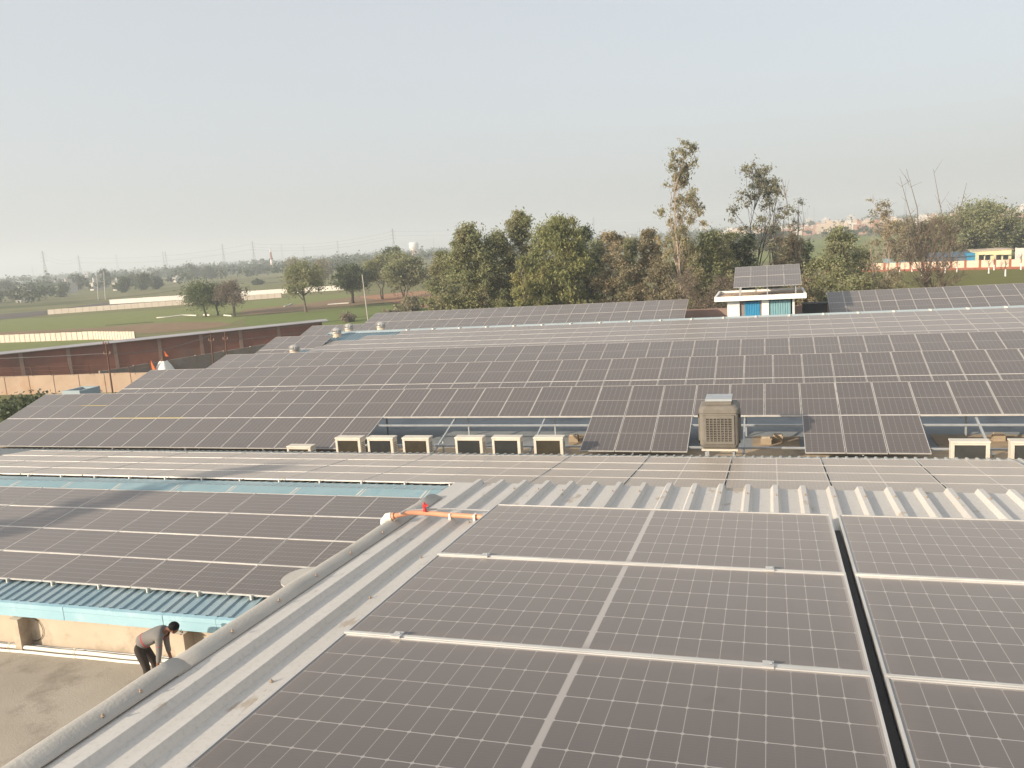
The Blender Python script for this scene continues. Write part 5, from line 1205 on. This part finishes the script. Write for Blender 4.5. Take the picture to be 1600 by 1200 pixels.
# ------------------------------------------------------------------ the man bending over the pipes
F0 = onz(246, 1074, 3.452)
man = thing('person', 'man in grey shirt with red band bending down over the white pipes', 'person', F0)
fd = Vector((0.93, 0.37, 0)); ld = Vector((-0.37, 0.93, 0)); K = 1.0
def b3(u, s, z): return fd*u*K+ld*s*K+Vector((0, 0, z))
def skin_mesh(name, verts, edges, mat, parent, levels=2, root=0):
    me = bpy.data.meshes.new(name); me.from_pydata([b3(*v[:3]) for v in verts], edges, [])
    o = bpy.data.objects.new(name, me); COL.objects.link(o)
    o.modifiers.new('skin', 'SKIN'); o.modifiers['skin'].use_smooth_shade = True
    sv = me.skin_vertices[0].data
    for i, v in enumerate(verts):
        r_ = v[3] if isinstance(v[3], tuple) else (v[3], v[3]); sv[i].radius = r_; sv[i].use_root = (i == root)
    sb = o.modifiers.new('sub', 'SUBSURF'); sb.levels = levels; sb.render_levels = levels
    dg = bpy.context.evaluated_depsgraph_get(); dg.update()
    em = bpy.data.meshes.new_from_object(o.evaluated_get(dg)); em.name = name
    bpy.data.objects.remove(o)
    em.materials.clear(); em.materials.append(mat)
    em.polygons.foreach_set('use_smooth', [True]*len(em.polygons)); return link(name, em, parent)
hip = (-.20, 0, .86); che = (.16, 0, 1.04); nk = (.32, 0, 1.10)
Vb = [hip+(.09,), (-.02, 0, .95, .09), che+(.10,), nk+(.05,), (.40, 0, 1.10, .055), (.455, 0, 1.085, .085), (.49, 0, 1.03, .07)]
E_ = [(0, 1), (1, 2), (2, 3), (3, 4), (4, 5), (5, 6)]
for s_ in (-1, 1):
    i = len(Vb)
    Vb += [(.22, s_*.17, 1.02, .055), (.19, s_*.20, .75, .042), (.13 if s_ < 0 else .24, s_*.17, .50, .030), (.14 if s_ < 0 else .26, s_*.165, .43, .030)]
    E_ += [(2, i), (i, i+1), (i+1, i+2), (i+2, i+3)]
    h_ = i+3; hx = Vb[h_]
    for f_, (du, ds, ln) in enumerate(((-.03, .0, .075), (-.01, .0, .085), (.01, 0, .08), (.028, 0, .065), (.035, -s_*.02, .04))):
        j = len(Vb); z_ = hx[2]-.05 if f_ < 4 else hx[2]-.015
        Vb += [(hx[0]+du*.8, hx[1]+ds-s_*.005, z_, .009), (hx[0]+du+.012, hx[1]+ds-s_*.02, z_-ln*.7, .008)]
        E_ += [(h_, j), (j, j+1)]
    k = len(Vb)
    Vb += [(-.17, s_*.10, .80, .065), (-.06 + .03*s_, s_*.11, .46, .048), (-.05+.06*s_, s_*.12, .09, .04), (.06+.06*s_, s_*.13, .035, .035), (.13+.06*s_, s_*.135, .03, .03)]
    E_ += [(0, k), (k, k+1), (k+1, k+2), (k+2, k+3), (k+3, k+4)]
skin_mesh('body', Vb, E_, MAT['skin'], man)
skin_mesh('shirt', [(-.23, 0, .87, (.155, .15)), (-.10, 0, .93, (.155, .15)), (-.02, 0, .97, (.145, .14)), (.15, 0, 1.05, (.155, .15)), (.27, 0, 1.09, (.085, .10)), (.22, -.18, 1.02, .072), (.20, -.21, .76, .056), (.155, -.185, .56, .044), (.22, .18, 1.02, .072), (.20, .21, .76, .056), (.225, .185, .56, .044)], [(0, 1), (1, 2), (2, 3), (3, 4), (3, 5), (5, 6), (6, 7), (3, 8), (8, 9), (9, 10)], MAT['shirt'], man, 2, 0)
skin_mesh('red_band', [(-.135, 0, .915, (.178, .172)), (-.045, 0, .955, (.172, .166))], [(0, 1)], MAT['shirt_red'], man, 2, 0)
for s_ in (-1, 1): skin_mesh('sleeve_stripe', [(.212, s_*.190, .905, .076), (.207, s_*.197, .86, .073)], [(0, 1)], MAT['shirt_red'], man, 2, 0)
skin_mesh('trousers', [(-.22, 0, .82, (.155, .14)), (-.18, -.10, .78, .10), (-.09, -.11, .46, .072), (-.11, -.12, .13, .062), (-.18, .10, .78, .10), (-.03, .11, .46, .072), (.01, .12, .13, .062), (-.15, 0, .90, (.14, .13))], [(0, 1), (1, 2), (2, 3), (0, 4), (4, 5), (5, 6), (0, 7)], MAT['trousers'], man, 2, 0)
for s_ in (-1, 1):
    c_ = .02+.06*s_; skin_mesh('shoe', [(-.07+c_, s_*.12, .05, .045), (.04+c_, s_*.13, .045, .045), (.13+c_, s_*.135, .035, .035)], [(0, 1), (1, 2)], MAT['black'], man, 2, 0)
def blob(name, c_, rad, m, n_=14):
    mb = MB(); prof = [(rad[0]*math.sin(math.pi*k/8) if 0 < k < 8 else .001, -rad[2]*math.cos(math.pi*k/8)) for k in range(9)]
    mb.lathe((0, 0, 0), prof, n_); o = mb.build(name, m, man, local=True); o.location = b3(*c_); return o
hd_ = blob('hair', (.445, 0, 1.145), (.098, .09, .085), MAT['hair']); hd_.rotation_euler = (0, .35, math.atan2(fd.y, fd.x))
for s_ in (-1, 1): blob('ear', (.44, s_*.088, 1.08), (.016, .016, .028), MAT['skin'], 8)
blob('nose', (.575, 0, 1.015), (.016, .016, .02), MAT['skin'], 8)
for s_ in (-1, 1): blob('eye', (.553, s_*.032, 1.045), (.009, .009, .009), MAT['hair'], 8)
blob('mouth', (.548, 0, .975), (.02, .02, .006), MAT['shirt_red'], 8)

# ------------------------------------------------------------------ haze: one closed box of even air
mh = bpy.data.materials.new('haze_air'); mh.use_nodes = True; nt = mh.node_tree
nt.nodes.remove(nt.nodes['Principled BSDF'])
pv = nt.nodes.new('ShaderNodeVolumePrincipled'); pv.inputs['Color'].default_value = (0.87, 0.92, 0.98, 1); pv.inputs['Density'].default_value = HAZE
pv.inputs['Anisotropy'].default_value = 0.2
nt.links.new(pv.outputs[0], nt.nodes['Material Output'].inputs['Volume'])
hz = MB(); hz.box(-4500, 3500, -120, 5200, -1.0, 95); ho = hz.build('haze', mh); tag(ho, kind='stuff')
